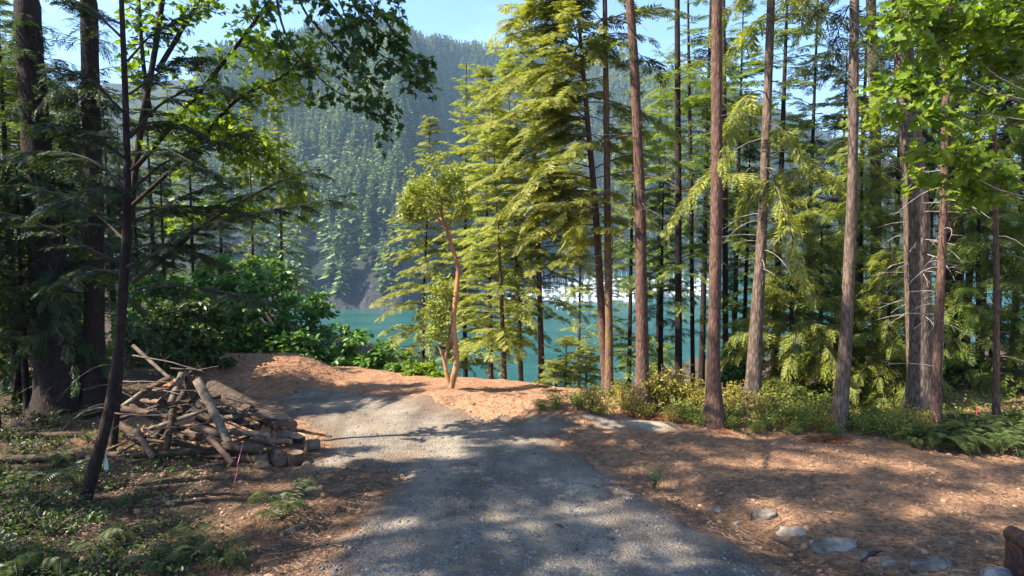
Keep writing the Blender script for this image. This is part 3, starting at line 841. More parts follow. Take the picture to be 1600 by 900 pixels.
# slender curved conifer close to the road
rng = np.random.default_rng(77)
b0 = gp(135, 785); dO = float(b0[1])
root = empty('young_conifer', b0, 'slender dark conifer with curved base and two long upswept boughs over the log pile', 'tree')
tr = MB()
limb(tr, [(131, 792), (150, 722), (168, 660), (186, 560), (195, 420), (200, 300), (197, 150), (190, 0), (186, -160)], [dO], .118, .028, 14)
tr.v[0][:, :] = tr.v[0]
tr.build('trunk', M['bark_dark'], root, True, b0).location = (0, 0, 0)
cr = MB()
for pts, Ys, r0, dense in [
    ([(196, 420), (250, 395), (310, 355), (400, 330), (480, 320), (560, 300)], [dO, dO - 1.2], .05, 1),
    ([(200, 445), (260, 400), (330, 340), (420, 290), (500, 262)], [dO, dO - .6], .05, 1),
    ([(205, 452), (270, 445), (350, 455), (420, 470)], [dO, dO - .8], .03, .6),
    ([(192, 418), (150, 395), (80, 355), (0, 330), (-60, 335)], [dO, dO - .8], .04, 1),
    ([(200, 300), (260, 250), (330, 225), (400, 200)], [dO, dO + .6], .03, 1),
    ([(200, 300), (150, 250), (90, 235), (20, 240)], [dO, dO + .5], .03, 1),
    ([(198, 220), (250, 160), (320, 130), (370, 140)], [dO, dO - .5], .03, 1),
    ([(197, 180), (140, 120), (70, 100)], [dO, dO - .6], .03, 1),
    ([(194, 100), (240, 50), (300, 20)], [dO, dO + .6], .025, 1),
    ([(192, 60), (140, 10), (90, -10)], [dO, dO + .4], .025, 1),
    ([(199, 350), (240, 330), (300, 300), (360, 280)], [dO, dO + .9], .025, 1),
    ([(198, 380), (160, 340), (110, 310), (50, 290)], [dO, dO + .9], .025, 1),
    ([(200, 330), (260, 320), (330, 325), (390, 300)], [dO, dO + 1.2], .025, 1), ([(199, 270), (250, 225), (310, 260), (360, 280)], [dO, dO - 1.0], .025, 1),
    ([(198, 250), (160, 220), (120, 200), (60, 190)], [dO, dO - 1.0], .025, 1), ([(200, 300), (170, 290), (130, 300), (70, 320)], [dO, dO - 1.2], .025, 1),
    ([(198, 400), (240, 380), (300, 390), (350, 410)], [dO, dO + 1.3], .025, 1), ([(197, 150), (240, 120), (280, 90), (330, 90)], [dO, dO + 1.1], .025, 1),
    ([(196, 430), (160, 420), (120, 430), (70, 450)], [dO, dO + 1.2], .025, 1), ([(198, 210), (230, 190), (270, 190), (310, 210)], [dO, dO + 1.3], .025, 1)]:
    Q = limb(cr, pts, Ys, r0, .006, 6, 1)
    # side branches
    for k in range(4, len(Q) - 2, 3):
        for sg in (-1, 1):
            if rng.uniform() > dense: continue
            tan = nrm(Q[k + 1] - Q[k - 1]); sd_ = nrm(np.cross(tan, [0, 0, 1.])) * sg
            l = rng.uniform(.35, .8) * (1 - .4 * k / len(Q)); tt = np.linspace(0, 1, 5)[:, None]
            P = Q[k] + l * (tan * tt * .8 + sd_ * tt * .8 + np.array([0, 0, -.35]) * tt ** 2)
            cr.tube(P, np.linspace(.01, .003, 5), 3, 1, cap=False)
            branch_sprays(cr, P, rng, .11, .34, SPRAYS, .15, .1, 0, .4)
    branch_sprays(cr, Q, rng, .12, .34, SPRAYS, .15, .45, 0, .4)
cr.build('crown', [M['fir_dark'], M['twig_dark']], root, False, b0).location = (0, 0, 0)
tcurve = lambda z: np.array([np.interp(z, [b0[2], b0[2] + 2, b0[2] + 4], [b0[0], b0[0] + .5, b0[0] + .75]), dO, z])
dead_twigs(root, b0, M['twig'], tcurve, b0[2] + .5, b0[2] + 2.6, 16, rng, (.3, .9), .009)
rb = MB(); p = at(165, 722, dO - .3)
V = np.array([p + [0, 0, .12], p + [.03, .01, .05], p + [.05, -.01, -.13], p + [-.04, 0, -.14], p + [-.02, .01, .04]])
rb.add(np.vstack([V, V + [0, .004, 0]]), [[0, 1, 2, 3, 4], [9, 8, 7, 6, 5]])
tag(rb.build('marker_ribbon', M['ribbon'], None, False, p), 'pale green ribbon tied on the slender curved tree', 'ribbon')

# leaning saplings at far left
for k, (pts, lab) in enumerate([([(18, 640), (30, 560), (48, 480), (60, 430)], 'thin dark sapling leaning right at the far left edge'), ([(35, 640), (22, 560), (8, 500), (-10, 430)], 'thin dark sapling leaning left at the far left edge')]):
    g0 = gp(*pts[0]); mb = MB(); Q = limb(mb, pts, [g0[1]], .06, .02, 7)
    root = empty('leaning_sapling', g0, lab, 'sapling')
    mb.build('trunk', M['bark_dark'], root, True, g0).location = (0, 0, 0)
    lf = MB(); scatter_leaves(lf, Q[rng.integers(8, len(Q), 260)] + rng.normal(0, .45, (260, 3)), .11, rng)
    lf.build('crown', M['under_leaf'], root, False, g0).location = (0, 0, 0)

# ------------------------------------------------------------------ maples
def twiggy(mb, leafmb, Q, rng, n, L, size, tmpl, t0=.3, per=9, val=.5, droop=.35, mat=1, wood=.008):
    """side twigs along a limb carrying leaves; leaves go to leafmb"""
    N = len(Q)
    for i in range(n):
        k = int(rng.uniform(t0, 1) * (N - 2)) + 1
        tan = nrm(Q[min(k + 1, N - 1)] - Q[k - 1]); d = nrm(tan * .8 + rng.normal(0, .6, 3) * [1, 1, .6])
        l = L * rng.uniform(.5, 1.2); tt = np.linspace(0, 1, 5)[:, None]
        P = Q[k] + l * (d * tt + np.array([0, 0, -droop]) * tt ** 2)
        mb.tube(P, np.linspace(wood, .003, 5), 4, mat, cap=False)
        ts = rng.uniform(.25, 1.05, per)
        pos = np.stack([np.interp(ts, np.linspace(0, 1, 5), P[:, q_]) for q_ in range(3)], 1) + rng.normal(0, size * .45, (per, 3))
        scatter_leaves(leafmb, pos, size, rng, tmpl, .65, d * .5, val)


rng = np.random.default_rng(31)
dm = 14.8; base = np.array([at(176, 700, dm)[0], dm, 0.]); base[2] = gz(base[0], dm)
root = empty('bigleaf_maple', base, 'big maple among the left conifers with a leafy bough hanging across the sky', 'tree')
tr = MB()
limb(tr, [(175, 720), (188, 560), (198, 400), (216, 220), (246, 60), (275, -160), (290, -420)], [dm], .085, .045, 12)
limb(tr, [(200, 275), (300, 160), (380, 60), (450, -40)], [dm, dm - 1.5], .055, .025)
limb(tr, [(180, 345), (300, 235), (370, 150), (450, 118), (478, 80)], [dm, dm - 1.0], .05, .015)
limb(tr, [(236, 190), (222, 90), (214, -60)], [dm, dm + .6], .06, .03)
limb(tr, [(240, 120), (300, 20), (340, -60)], [dm, dm + .8], .06, .03)
limb(tr, [(278, -160), (340, -210), (400, -160), (440, -60)], [dm, 13.0, 11.2], .09, .04)
tr.build('trunk', M['bark_dark'], root, True, base).location = (0, 0, 0)
lf = MB()
for pts, Ys, n, v in [([(232, 290), (300, 160), (380, 60), (450, -40)], [dm, dm - 1.5], 60, .5), ([(232, 340), (300, 235), (370, 150), (450, 118), (478, 80)], [dm, dm - 1.], 70, .75),
                      ([(236, 190), (222, 90), (214, -60)], [dm, dm + .6], 40, .4), ([(240, 120), (300, 20), (340, -60)], [dm, dm + .8], 45, .45),
                      ([(300, 235), (380, 230), (440, 260), (470, 300)], [dm, dm + .6], 50, .8), ([(232, 380), (300, 330), (380, 320)], [dm, dm + .8], 40, .6), ([(270, 200), (330, 200), (400, 210)], [dm, dm + .3], 45, .65),
                      ([(340, 40), (400, 60), (440, 90)], [dm, dm], 30, .6)]:
    Q = limb(None, pts, Ys, 0, 0)
    twiggy(lf, lf, Q, rng, n, .85, .15, LEAF5, .15, 9, v)
lf.build('crown', [M['maple_bright'], M['twig_dark']], root, False, base).location = (0, 0, 0)
# the hanging bough
bg = MB(); dn = 11.0
for pts, r0, n in [([(424, -90), (436, 30), (468, 98), (540, 124)], .028, 12), ([(436, -70), (470, 10), (520, 70), (570, 120), (612, 165)], .025, 30),
                   ([(470, 95), (520, 140), (575, 170), (620, 198)], .014, 22), ([(450, -80), (520, 10), (575, 70), (630, 110), (650, 122)], .022, 36),
                   ([(480, -90), (550, 0), (600, 55), (645, 85), (664, 104)], .022, 36), ([(520, -90), (570, -10), (600, 30), (620, 55)], .02, 26),
                   ([(560, -110), (600, -30), (632, 10)], .018, 14), ([(500, -60), (540, 20), (560, 90), (575, 140)], .018, 30), ([(380, -60), (420, 10), (440, 60), (450, 100)], .015, 14), ([(410, -80), (480, -20), (540, 40)], .02, 26)]:
    Q = limb(bg, pts, [dn, dn - .3 + rng.uniform(-.4, .4)], r0, .004, 6, 1)
    twiggy(bg, bg, Q, rng, int(n * .5), .36, .13, LEAF5, .22, 8, .45, .45)
# the shoots spring from the end of the tree's overhanging limb
for px in (424, 450, 480, 520, 560, 380):
    limb(bg, [(430, -110), ((px + 430) / 2, -105), (px, -85)], [11.2, dn], .03, .022, 6, 1)
bg.build('branch', [M['maple_shaded'], M['twig_dark']], root, False, base).location = (0, 0, 0)


def leaf_mound(label, name, blobs, nleaf, size, leaf, d_base, seed, stem_px, cat='tree', tmpl=LEAF, val=.5):
    """a broadleaf tree whose crown is many leafy clumps; blobs: (px, py, Y, radius px)"""
    rng = np.random.default_rng(seed)
    bx = at(stem_px, 600, d_base)[0]; base = np.array([bx, d_base, gz(bx, d_base)])
    root = empty(name, base, label, cat)
    tr = MB(); cr = MB()
    tot = sum(b_[3] ** 2 for b_ in blobs)
    for px, py, Y, rp in blobs:
        c = at(px, py, Y); r = rp * Y / F
        mid = (base + c) / 2 + rng.normal(0, .2, 3); t = np.linspace(0, 1, 6)[:, None]
        P = base * (1 - t) ** 2 + 2 * mid * t * (1 - t) + c * t ** 2
        tr.tube(P, np.linspace(.07, .012, 6), 6, 0, False)
        n = int(nleaf * rp ** 2 / tot)
        k = max(5, n // 45)                            # small clumps on the surface of the bough
        cd = nrm(rng.normal(0, 1, (k, 3))); cc = c + cd * (r * rng.uniform(.45, 1.0, k) ** .5)[:, None] * [1, 1, .8]
        for q_ in range(k):
            m_ = n // k
            off = rng.normal(0, 1, (m_, 3)) * r * .22 * [1.1, 1.1, .55]
            scatter_leaves(cr, cc[q_] + off, size, rng, tmpl, .6, cd[q_] * .5, val + rng.uniform(-.15, .15))
    tr.build('trunk', M['twig'], root, True, base).location = (0, 0, 0)
    cr.build('crown', M[leaf], root, False, base).location = (0, 0, 0)
    return root


rng = np.random.default_rng(55)
bl = []
for px, top, bot in [(225, 420, 590), (260, 425, 590), (298, 412, 590), (330, 402, 590), (365, 394, 590), (400, 400, 590), (435, 420, 600), (470, 455, 605), (505, 478, 610), (540, 500, 612), (572, 515, 610), (590, 540, 605), (603, 560, 600)]:
    for py in np.arange(top + 22, bot, 34):
        bl.append((px + rng.uniform(-12, 12), py + rng.uniform(-8, 8), 28.5 + rng.uniform(-1.4, 1.6) - (py - top) * .008, rng.uniform(24, 34)))
leaf_mound('round sunlit maple sloping down beyond the soil bank above the water', 'bigleaf_maple', bl, 21000, .25, 'maple_mid', 28.5, 61, 470)
leaf_mound('low bright green maple bush at the foot of the arbutus', 'maple_bush', [(640, 595, 24.5, 22), (665, 585, 25, 22), (685, 600, 24, 20), (625, 612, 24, 14), (660, 606, 24, 20), (640, 572, 25, 12)], 2600, .2, 'maple_bright', 25, 62, 655, 'shrub')
leaf_mound('small maple bush between the round maple and the arbutus', 'maple_bush', [(608, 590, 25, 14), (618, 575, 25, 12), (606, 605, 24.5, 14)], 900, .19, 'maple_mid', 25, 63, 612, 'shrub')
leaf_mound('green leafy bush in shade right of the straight bare red trunk', 'maple_bush', [(1150, 555, 23, 20), (1165, 575, 22.5, 20), (1140, 580, 22.5, 18), (1160, 545, 23, 14)], 1600, .19, 'maple_mid', 23, 64, 1152, 'shrub')
# understorey broadleaf brush in the left wood
leaf_mound('dark leafy brush between the log pile and the left conifers', 'vine_maple', [(250, 500, 22, 30), (290, 530, 22, 30), (330, 520, 23, 30), (220, 540, 21, 26), (270, 560, 21, 24), (310, 480, 23, 28), (340, 555, 22.5, 22)], 3800, .2, 'under_leaf', 22.3, 65, 285, 'shrub')
leaf_mound('dark leafy brush at the far left behind the leaning saplings', 'vine_maple', [(20, 590, 20, 24), (50, 610, 19.5, 20), (0, 560, 20, 24), (120, 610, 19.5, 18)], 2000, .16, 'under_leaf', 20, 66, 35, 'shrub')

# bright maple reaching in on the right, close to the camera
rng = np.random.default_rng(91)
dr = 11.5; base = np.array([at(1690, 700, dr)[0], dr, 0.]); base[2] = gz(base[0], dr)
root = empty('bigleaf_maple', base, 'maple with sunny yellow green leaves reaching in from the right edge', 'tree')
tr = MB(); lf = MB()
limb(tr, [(1690, 760), (1688, 400), (1680, 100), (1676, -200), (1670, -500)], [dr], .13, .04, 12)
for pts, Ys, r0, n, v in [([(1684, 330), (1610, 160), (1540, 150), (1480, 120), (1440, 150), (1400, 110)], [dr, dr - .6], .03, 26, .6), ([(1686, 420), (1620, 300), (1560, 260), (1500, 240), (1440, 230)], [dr, dr - .9], .03, 34, .7),
                          ([(1680, 100), (1600, 40), (1520, 30), (1450, 40)], [dr, dr - .2], .03, 36, .55), ([(1678, 0), (1600, -40), (1520, -20), (1440, 0), (1390, 40)], [dr, dr - .5], .03, 40, .55),
                          ([(1600, 200), (1540, 190), (1470, 170), (1410, 180), (1385, 160)], [dr, dr - 1.1], .015, 24, .75), ([(1610, 290), (1540, 300), (1480, 290), (1420, 270)], [dr, dr - .4], .014, 18, .65),
                          ([(1684, 200), (1620, 110), (1560, 90), (1500, 80)], [dr, dr + .6], .03, 34, .5), ([(1682, 60), (1600, -10), (1560, 10), (1480, 60)], [dr, dr + .7], .03, 30, .5), ([(1520, 30), (1470, 60), (1440, 100), (1420, 130)], [dr, dr - .5], .012, 20, .65)]:
    Q = limb(tr, pts, Ys, r0, .006, 6)
    twiggy(lf, lf, Q, rng, n, .42, .17, LEAF5, .12, 8, v, .3)
tr.build('trunk', M['bark_grey'], root, True, base).location = (0, 0, 0)
lf.build('crown', [M['maple_bright'], M['twig']], root, False, base).location = (0, 0, 0)
for pts in [[(1690, 160), (1600, 155), (1560, 148), (1500, 118)], [(1690, 150), (1600, 142), (1560, 120), (1538, 104)], [(1690, 195), (1600, 186), (1520, 180)], [(1690, 300), (1600, 308), (1560, 296), (1528, 280)]]:
    db = MB(); limb(db, pts, [dr, dr - 1.3], .014, .006, 6)
    db.build('dead_branch', M['twig_pale'], root, True, base).location = (0, 0, 0)

# ------------------------------------------------------------------ arbutus
rng = np.random.default_rng(12)
da = 21.6; base = np.array([at(703, 620, da)[0], da, 0.]); base[2] = gz(base[0], da)
root = empty('arbutus_tree', base, 'twisting orange barked arbutus with a round yellow green crown beside the dirt mound', 'tree')
tr = MB(); lf = MB()
sk = [([(700, 630), (706, 600), (714, 570), (711, 540), (707, 505), (713, 460), (717, 420), (706, 385), (698, 360), (688, 330), (690, 300)], .115, .04),
      ([(704, 608), (698, 585), (695, 560), (702, 530), (704, 505)], .075, .04), ([(698, 580), (690, 552), (683, 535)], .06, .02),
      ([(698, 360), (684, 340), (662, 318), (640, 305)], .05, .012), ([(690, 332), (672, 300), (665, 275)], .04, .012), ([(688, 320), (700, 290), (712, 270)], .04, .012), ([(716, 412), (722, 400), (735, 392)], .035, .01), ([(706, 385), (703, 360), (706, 330), (716, 305)], .03, .01)]
for pts, a, b_ in sk: limb(tr, pts, [da, da + .15], a, b_, 10)
tr.build('trunk', M['arb_bark'], root, True, base).location = (0, 0, 0)
for px, py, rp, n in [(640, 315, 16, 240), (655, 290, 20, 380), (680, 278, 22, 420), (706, 288, 20, 380), (722, 310, 14, 240), (665, 325, 14, 200), (640, 335, 10, 110), (695, 310, 16, 220), (728, 330, 9, 90), (712, 270, 10, 140), (650, 305, 14, 160), (632, 325, 9, 80), (715, 345, 8, 60),
                      (690, 455, 12, 220), (684, 480, 15, 320), (690, 505, 14, 300), (678, 520, 11, 160), (694, 440, 8, 90)]:
    c = at(px, py, da + rng.uniform(-.5, .5)); r = rp * da / F
    k = n // 22
    cd = nrm(rng.normal(0, 1, (k, 3))); cc = c + cd * r * 1.55 * rng.uniform(.3, 1, (k, 1))
    for q_ in cc: scatter_leaves(lf, q_ + rng.normal(0, .1, (46, 3)), .115, rng, LEAF4, .5, None, .42)
    lf.tube([at(696 if py > 400 else 690, py + 25 if py < 400 else py + 18, da), c], [.014, .006], 4, 1, False)
lf.build('crown', [M['arbutus'], M['arb_bark']], root, False, base).location = (0, 0, 0)

# ------------------------------------------------------------------ shrubs and ferns
def shrub_mesh(seed, leaf, h=1., n=420, size=.09, w=.6, tmpl=LEAF4):
    rng = np.random.default_rng(seed); st = MB(); lf = MB()
    for i in range(16):
        a = rng.uniform(0, 6.28); l = h * rng.uniform(.6, 1.1); sp = w * rng.uniform(.2, 1); t = np.linspace(0, 1, 5)[:, None]
        P = np.array([math.cos(a), math.sin(a), 0]) * sp * t ** 1.3 + np.array([0, 0, l]) * t - np.array([0, 0, .18 * l]) * t ** 2 + rng.normal(0, .02, (5, 3))
        P[0] = [math.cos(a) * .05, math.sin(a) * .05, -.1]
        st.tube(P, np.linspace(.012, .004, 5), 4, 0, False)
        m_ = n // 16; ts = rng.uniform(.25, 1.05, m_)
        pos = np.stack([np.interp(ts, np.linspace(0, 1, 5), P[:, k]) for k in range(3)], 1) + rng.normal(0, .11, (m_, 3)) * [1, 1, .7]
        scatter_leaves(lf, pos, size, rng, tmpl, .55, None, .5)
    return st.mesh('stem', [M['twig']]), lf.mesh('foliage', [M[leaf]])


SH = {'gold': [shrub_mesh(700 + k, 'shrub_gold', 1.0, 620, .085) for k in range(3)], 'green': [shrub_mesh(710 + k, 'shrub_green', .8, 560, .09) for k in range(3)],
      'under': [shrub_mesh(720 + k, 'under_leaf', .4, 170, .075, .5, LEAF) for k in range(3)], 'mid': [shrub_mesh(730, 'maple_mid', .8, 500, .1)]}


def put_shrub(kind, x, y, s, label, group, name='shrub'):
    me = SH[kind][rng.integers(0, len(SH[kind]))]
    s = s * (.92 if kind in ('gold', 'green') else 1)
    root = empty(name, (x, y, gz(x, y)), label, 'shrub', group); root.scale = (s, s, s * rng.uniform(.85, 1.15)); root.rotation_euler.z = rng.uniform(0, 6.28)
    for nm, m_ in zip(('stem', 'foliage'), me): link(nm, m_, root)


rng = np.random.default_rng(3)
n_g = 0
for px, py, kind, s in [(905, 640, 'green', .8), (925, 645, 'gold', .9), (975, 640, 'gold', 1.1), (990, 650, 'gold', .7), (1022, 640, 'gold', 1.4), (1040, 638, 'gold', 1.5), (1060, 640, 'gold', 1.3), (1085, 645, 'gold', 1.2), (1062, 655, 'green', .8),
                        (1085, 662, 'green', .85), (1098, 668, 'green', .7), (1140, 650, 'gold', 1.3), (1150, 662, 'green', .9), (1140, 672, 'green', .5), (1195, 660, 'gold', 1.1), (1200, 672, 'green', .8), (1215, 650, 'green', 1.3),
                        (1235, 665, 'green', 1.0), (1255, 672, 'green', .9), (1275, 660, 'green', 1.2), (1285, 676, 'gold', .7), (1330, 668, 'green', .9), (1345, 680, 'green', .8), (1365, 672, 'green', 1.0), (1385, 684, 'green', .9),
                        (1400, 676, 'gold', .9), (1415, 690, 'green', .8), (1435, 686, 'gold', .8), (1445, 695, 'gold', .6), (1480, 680, 'green', 1.0), (1500, 690, 'under', 1.6), (1525, 680, 'green', .9), (1545, 690, 'under', 1.7), (1580, 680, 'green', 1.0), (1600, 690, 'green', .9),
                        (870, 640, 'green', .7), (845, 642, 'green', .5), (1305, 685, 'green', .5), (1240, 680, 'green', .5), (1180, 678, 'green', .5), (1620, 695, 'green', 1.0), (1110, 655, 'gold', 1.1), (1165, 645, 'gold', 1.2), (1010, 655, 'gold', .6), (1050, 662, 'gold', .6), (940, 652, 'gold', .6)]:
    g = gp(px, py)
    lab = {'gold': 'golden leaved shrub in the sunny thicket at the foot of the tall trunks', 'green': 'yellow green leafy shrub along the edge of the right hand wood', 'under': 'dark low salal shrub at the shaded right edge of the clearing'}[kind]
    put_shrub(kind, g[0], g[1], s, lab, {'gold': 'golden shrubs under the tall trunks', 'green': 'green shrubs along the right hand wood edge', 'under': 'salal at the right edge of the clearing'}[kind])
for px, py, s in [(15, 800, 1.1), (60, 790, 1), (100, 800, .9), (30, 830, 1.1), (80, 840, 1), (10, 870, 1.1), (80, 885, 1), (170, 860, .8), (290, 880, .8), (340, 875, .7), (380, 885, .6),
                  (20, 760, 1), (5, 740, 1.1), (70, 750, .7), (40, 710, .9), (90, 700, .8), (10, 690, 1), (60, 665, 1), (100, 670, 1), (20, 650, 1.1), (140, 690, .7), (240, 870, .7), (160, 895, .8), (-20, 830, 1.2)]:
    g = gp(px, py); put_shrub('under', g[0], g[1], s, 'low salal bush in the shaded undergrowth left of the road', 'salal bushes in the left undergrowth', 'salal_bush')


def fern_mesh(seed, leaf='fern', nf=12, L=.8, rise=1.15):
    rng = np.random.default_rng(seed); mb = MB()
    for i in range(nf):
        a = i * 6.283 / nf + rng.uniform(-.25, .25); l = L * rng.uniform(.7, 1.15); h = np.array([math.cos(a), math.sin(a), 0]); sd_ = np.array([-h[1], h[0], 0])
        t = np.linspace(0, 1, 22); up = rise * rng.uniform(.7, 1.2)
        P = h * (l * t)[:, None] + np.array([0, 0, 1.]) * (l * (up * 1.7 * t - up * 1.5 * t ** 2))[:, None]
        mb.tube(P[::3], .004, 3, 0, False, .2)
        for s in (-1, 1):
            tan = nrm(np.gradient(P, axis=0)); w = l * .22 * np.sin(np.pi * np.clip(t * .93 + .06, 0, 1)) ** .7
            X = sd_ * s + tan * .35 + np.array([0, 0, -.12]); N = len(t) - 2
            mb.inst(LEAF4[0] * [1, .42, 1], LEAF4[1], P[2:], frames(X[2:], np.tile([0, 0, 1.], (N, 1)) + rng.normal(0, .15, (N, 3))), w[2:] + .01, 0, np.clip(.5 + rng.normal(0, .2, N), 0, 1))
    return mb.mesh('sword_fern', [M[leaf]])


FERN = [fern_mesh(800 + k) for k in range(3)]
DEADF = [fern_mesh(810, 'dead_leaf', 9, .6, .5)]
for px, py, s, lab, grp in [(440, 812, .9, 'lone pale sword fern beside the mossy log at the road edge', None)] + \
        [(px, py, s, 'sword fern in the shaded undergrowth left of the road', 'sword ferns in the left undergrowth') for px, py, s in [(120, 760, .8), (50, 640, 1), (125, 655, .9), (85, 730, .6), (30, 770, .6), (190, 845, .5), (300, 850, .5), (355, 880, .55), (100, 890, .65), (250, 895, .6), (180, 690, .6), (20, 900, .7)]] + \
        [(px, py, s, 'sword fern at the shady right edge of the clearing', 'sword ferns at the right edge of the clearing') for px, py, s in [(1470, 702, 1), (1500, 706, 1), (1530, 702, 1.1), (1560, 708, 1), (1590, 702, 1.1), (1430, 700, .7), (1515, 692, 1.1), (1575, 692, 1.2), (1610, 715, 1)]]:
    g = gp(px, py); o = link('sword_fern', FERN[rng.integers(0, 3)], None, (g[0], g[1], gz(g[0], g[1]))); o.scale = (s, s, s); o.rotation_euler.z = rng.uniform(0, 6.28); tag(o, lab, 'fern', grp)
for px, py, s in [(1000, 652, .6), (1020, 656, .6), (1040, 656, .6), (1055, 660, .5), (985, 650, .5), (1290, 690, .6), (1270, 690, .5), (1310, 692, .6), (1130, 676, .4), (1015, 650, .7)]:
    g = gp(px, py); o = link('dead_fern', DEADF[0], None, (g[0], g[1], gz(g[0], g[1]))); o.scale = (s, s, s); o.rotation_euler.z = rng.uniform(0, 6.28)
    tag(o, 'withered red brown fern in front of the sunny shrubs', 'fern', 'withered ferns in front of the shrubs')


def weed(px, py, h, n, leaf, lab, name='weed', cat='weed'):
    g = gp(px, py); mb = MB(); lf = MB()
    for i in range(n):
        a = rng.uniform(0, 6.28); t = np.linspace(0, 1, 5)[:, None]; l = h * rng.uniform(.5, 1.1)
        P = g + np.array([math.cos(a), math.sin(a), 0]) * l * .45 * t ** 1.4 + np.array([0, 0, l]) * t
        mb.tube(P, np.linspace(.006, .002, 5), 3, 0, False)
        if leaf: scatter_leaves(lf, P[rng.integers(1, 5, 9)] + rng.normal(0, .04, (9, 3)), .075, rng, LEAF4)
    root = empty(name, g, lab, cat); mb.build('stem', M['twig'], root, False, g).location = (0, 0, 0)
    if leaf: lf.build('foliage', M[leaf], root, False, g).location = (0, 0, 0)


weed(1022, 765, .5, 9, 'maple_mid', 'small dark green sprig growing where the gravel road meets the soil')
weed(1062, 760, .25, 6, None, 'dry leafless weed just right of the dark green sprig')
weed(1173, 812, .3, 5, None, 'dry upright weed stalks behind the row of pale stones')
weed(478, 775, .45, 8, 'under_leaf', 'small dark leafy weed on the left road shoulder')

# ------------------------------------------------------------------ logs
def log_mb(P0, P1, r0, r1, seed, sides=16, bark='log', cut='cut', name='log', label=None, cat='log', group=None):
    P0 = np.asarray(P0, float); P1 = np.asarray(P1, float)
    n = max(4, int(np.linalg.norm(P1 - P0) / .18)); t = np.linspace(0, 1, n)[:, None]
    g = np.random.default_rng(seed)
    axis = nrm(P1 - P0); perp = nrm(np.cross(axis, [0.1, 0.2, 1.]))
    P = P0 + (P1 - P0) * t + perp * (.25 * r0 * np.sin(t * 3.1 + seed) * (np.linalg.norm(P1 - P0) > 1))
    r = np.linspace(r0, r1, n)
    mb = MB(); mb.tube(P, r, sides, 0, False, g.uniform(.25, .9), .14, seed, .1)
    V = mb.v[0].reshape(n, sides, 3)
    c = MB(); ax0 = nrm(P[1] - P[0]); ax1 = nrm(P[-1] - P[-2])
    c.add(V[0] * 1.0 - ax0 * .002, [list(range(sides))[::-1]])
    c2 = MB(); c2.add(V[-1] + ax1 * .002, [list(range(sides))])
    # knots
    for k in range(int(n / 4)):
        i = g.integers(1, n - 1); a = g.integers(0, sides); q_ = V[i, a]; dv = nrm(q_ - P[i]) + axis * .5
        mb.tube([q_ - dv * .02, q_ + dv * r0 * g.uniform(.2, .8)], [r0 * .18, r0 * .08], 6, 0, True)
    mid = (P0 + P1) / 2
    o = mb.build(name, M[bark], None, True, mid); tag(o, label, cat, group)
    co = c.build('cut_end', M[cut], o, False, mid); co.location = (0, 0, 0)
    co = c2.build('cut_end', M[cut], o, False, mid); co.location = (0, 0, 0)
    return o


PILE = [  # (px,py,Y) start, (px,py,Y) end, width px, bark, label
    ((336, 606, 16.9), (436, 664, 14.9), 27, 'log', 'thickest log of the pile, lying slantwise with its sawn end toward the road'),
    ((309, 594, 14.9), (356, 692, 14.2), 14, 'log_pale', 'long pale split log leaning on the front of the pile'),
    ((285, 584, 15.5), (322, 652, 15.0), 16, 'log', 'thick leaning log just left of the long pale split one'),
    ((285, 584, 15.3), (267, 630, 14.8), 12, 'log_pale', 'short pale log leaning left from the peak of the pile'),
    ((271, 640, 14.8), (260, 703, 14.3), 11, 'log', 'grey upright log standing under the peak of the pile'),
    ((267, 590, 15.6), (222, 613, 15.4), 11, 'log', 'grey log sloping down left from the peak of the pile'),
    ((226, 611, 15.6), (184, 640, 15.3), 8, 'log_pale', 'thin pale pole sloping down to the left end of the pile'),
    ((213, 672, 14.5), (238, 713, 14.1), 11, 'log_red', 'short reddish log catching the sun at the left front of the pile'),
    ((176, 637, 15.2), (264, 650, 15.0), 12, 'log', 'log lying level in the left middle of the pile'),
    ((205, 625, 15.6), (262, 629, 15.3), 9, 'log_red', 'reddish log lying level below the peak of the pile'),
    ((165, 713, 14.3), (335, 704, 14.5), 13, 'log', 'long dark log lying flat along the front foot of the pile'),
    ((300, 666, 14.5), (344, 679, 14.4), 14, 'log_red', 'short brown log with a sunlit band in the middle of the pile'),
    ((326, 682, 14.2), (364, 724, 13.9), 10, 'log_red', 'thin reddish log propped against the front of the pile near the split one'),
    ((276, 631, 15.1), (330, 655, 14.8), 10, 'log', 'slim dark log lying behind the thick leaning log'),
    ((350, 674, 14.7), (420, 680, 14.6), 9, 'log_pale', 'pale slim log lying level below the thickest log'),
    ((352, 698, 14.2), (408, 702, 14.1), 18, 'log', 'stout log lying behind the cut rounds at the right front of the pile'),
    ((436, 668, 14.9), (518, 682, 14.4), 4.5, 'log', 'thin pole sticking out of the pile toward the gravel road'),
    ((208, 540, 16.2), (264, 590, 15.8), 6, 'log_pale', 'grey pole poking up from behind the peak of the pile'),
    ((330, 640, 15.6), (400, 668, 15.0), 12, 'log', 'dark log tucked under the thickest log'),
    ((250, 660, 15.4), (330, 690, 14.8), 14, 'log', 'dark log buried in the shaded heart of the pile'),
    ((180, 660, 15.6), (250, 700, 14.8), 13, 'log', 'mossy dark log at the left end of the pile'),
    ((290, 612, 16.3), (240, 690, 15.6), 13, 'log', 'dark log behind the grey upright one in the pile'),
    ((400, 690, 14.5), (455, 690, 14.4), 11, 'log_red', 'reddish log lying behind the cut rounds'),
]
for i, (a, b_, w, bark, lab) in enumerate(PILE):
    r = w / 2 * a[2] / F
    log_mb(at(*a), at(*b_), r, r * .88, 900 + i, 14, bark, 'cut_dark' if i % 3 == 0 else 'cut', 'log', lab, 'log', 'logs of the log pile')


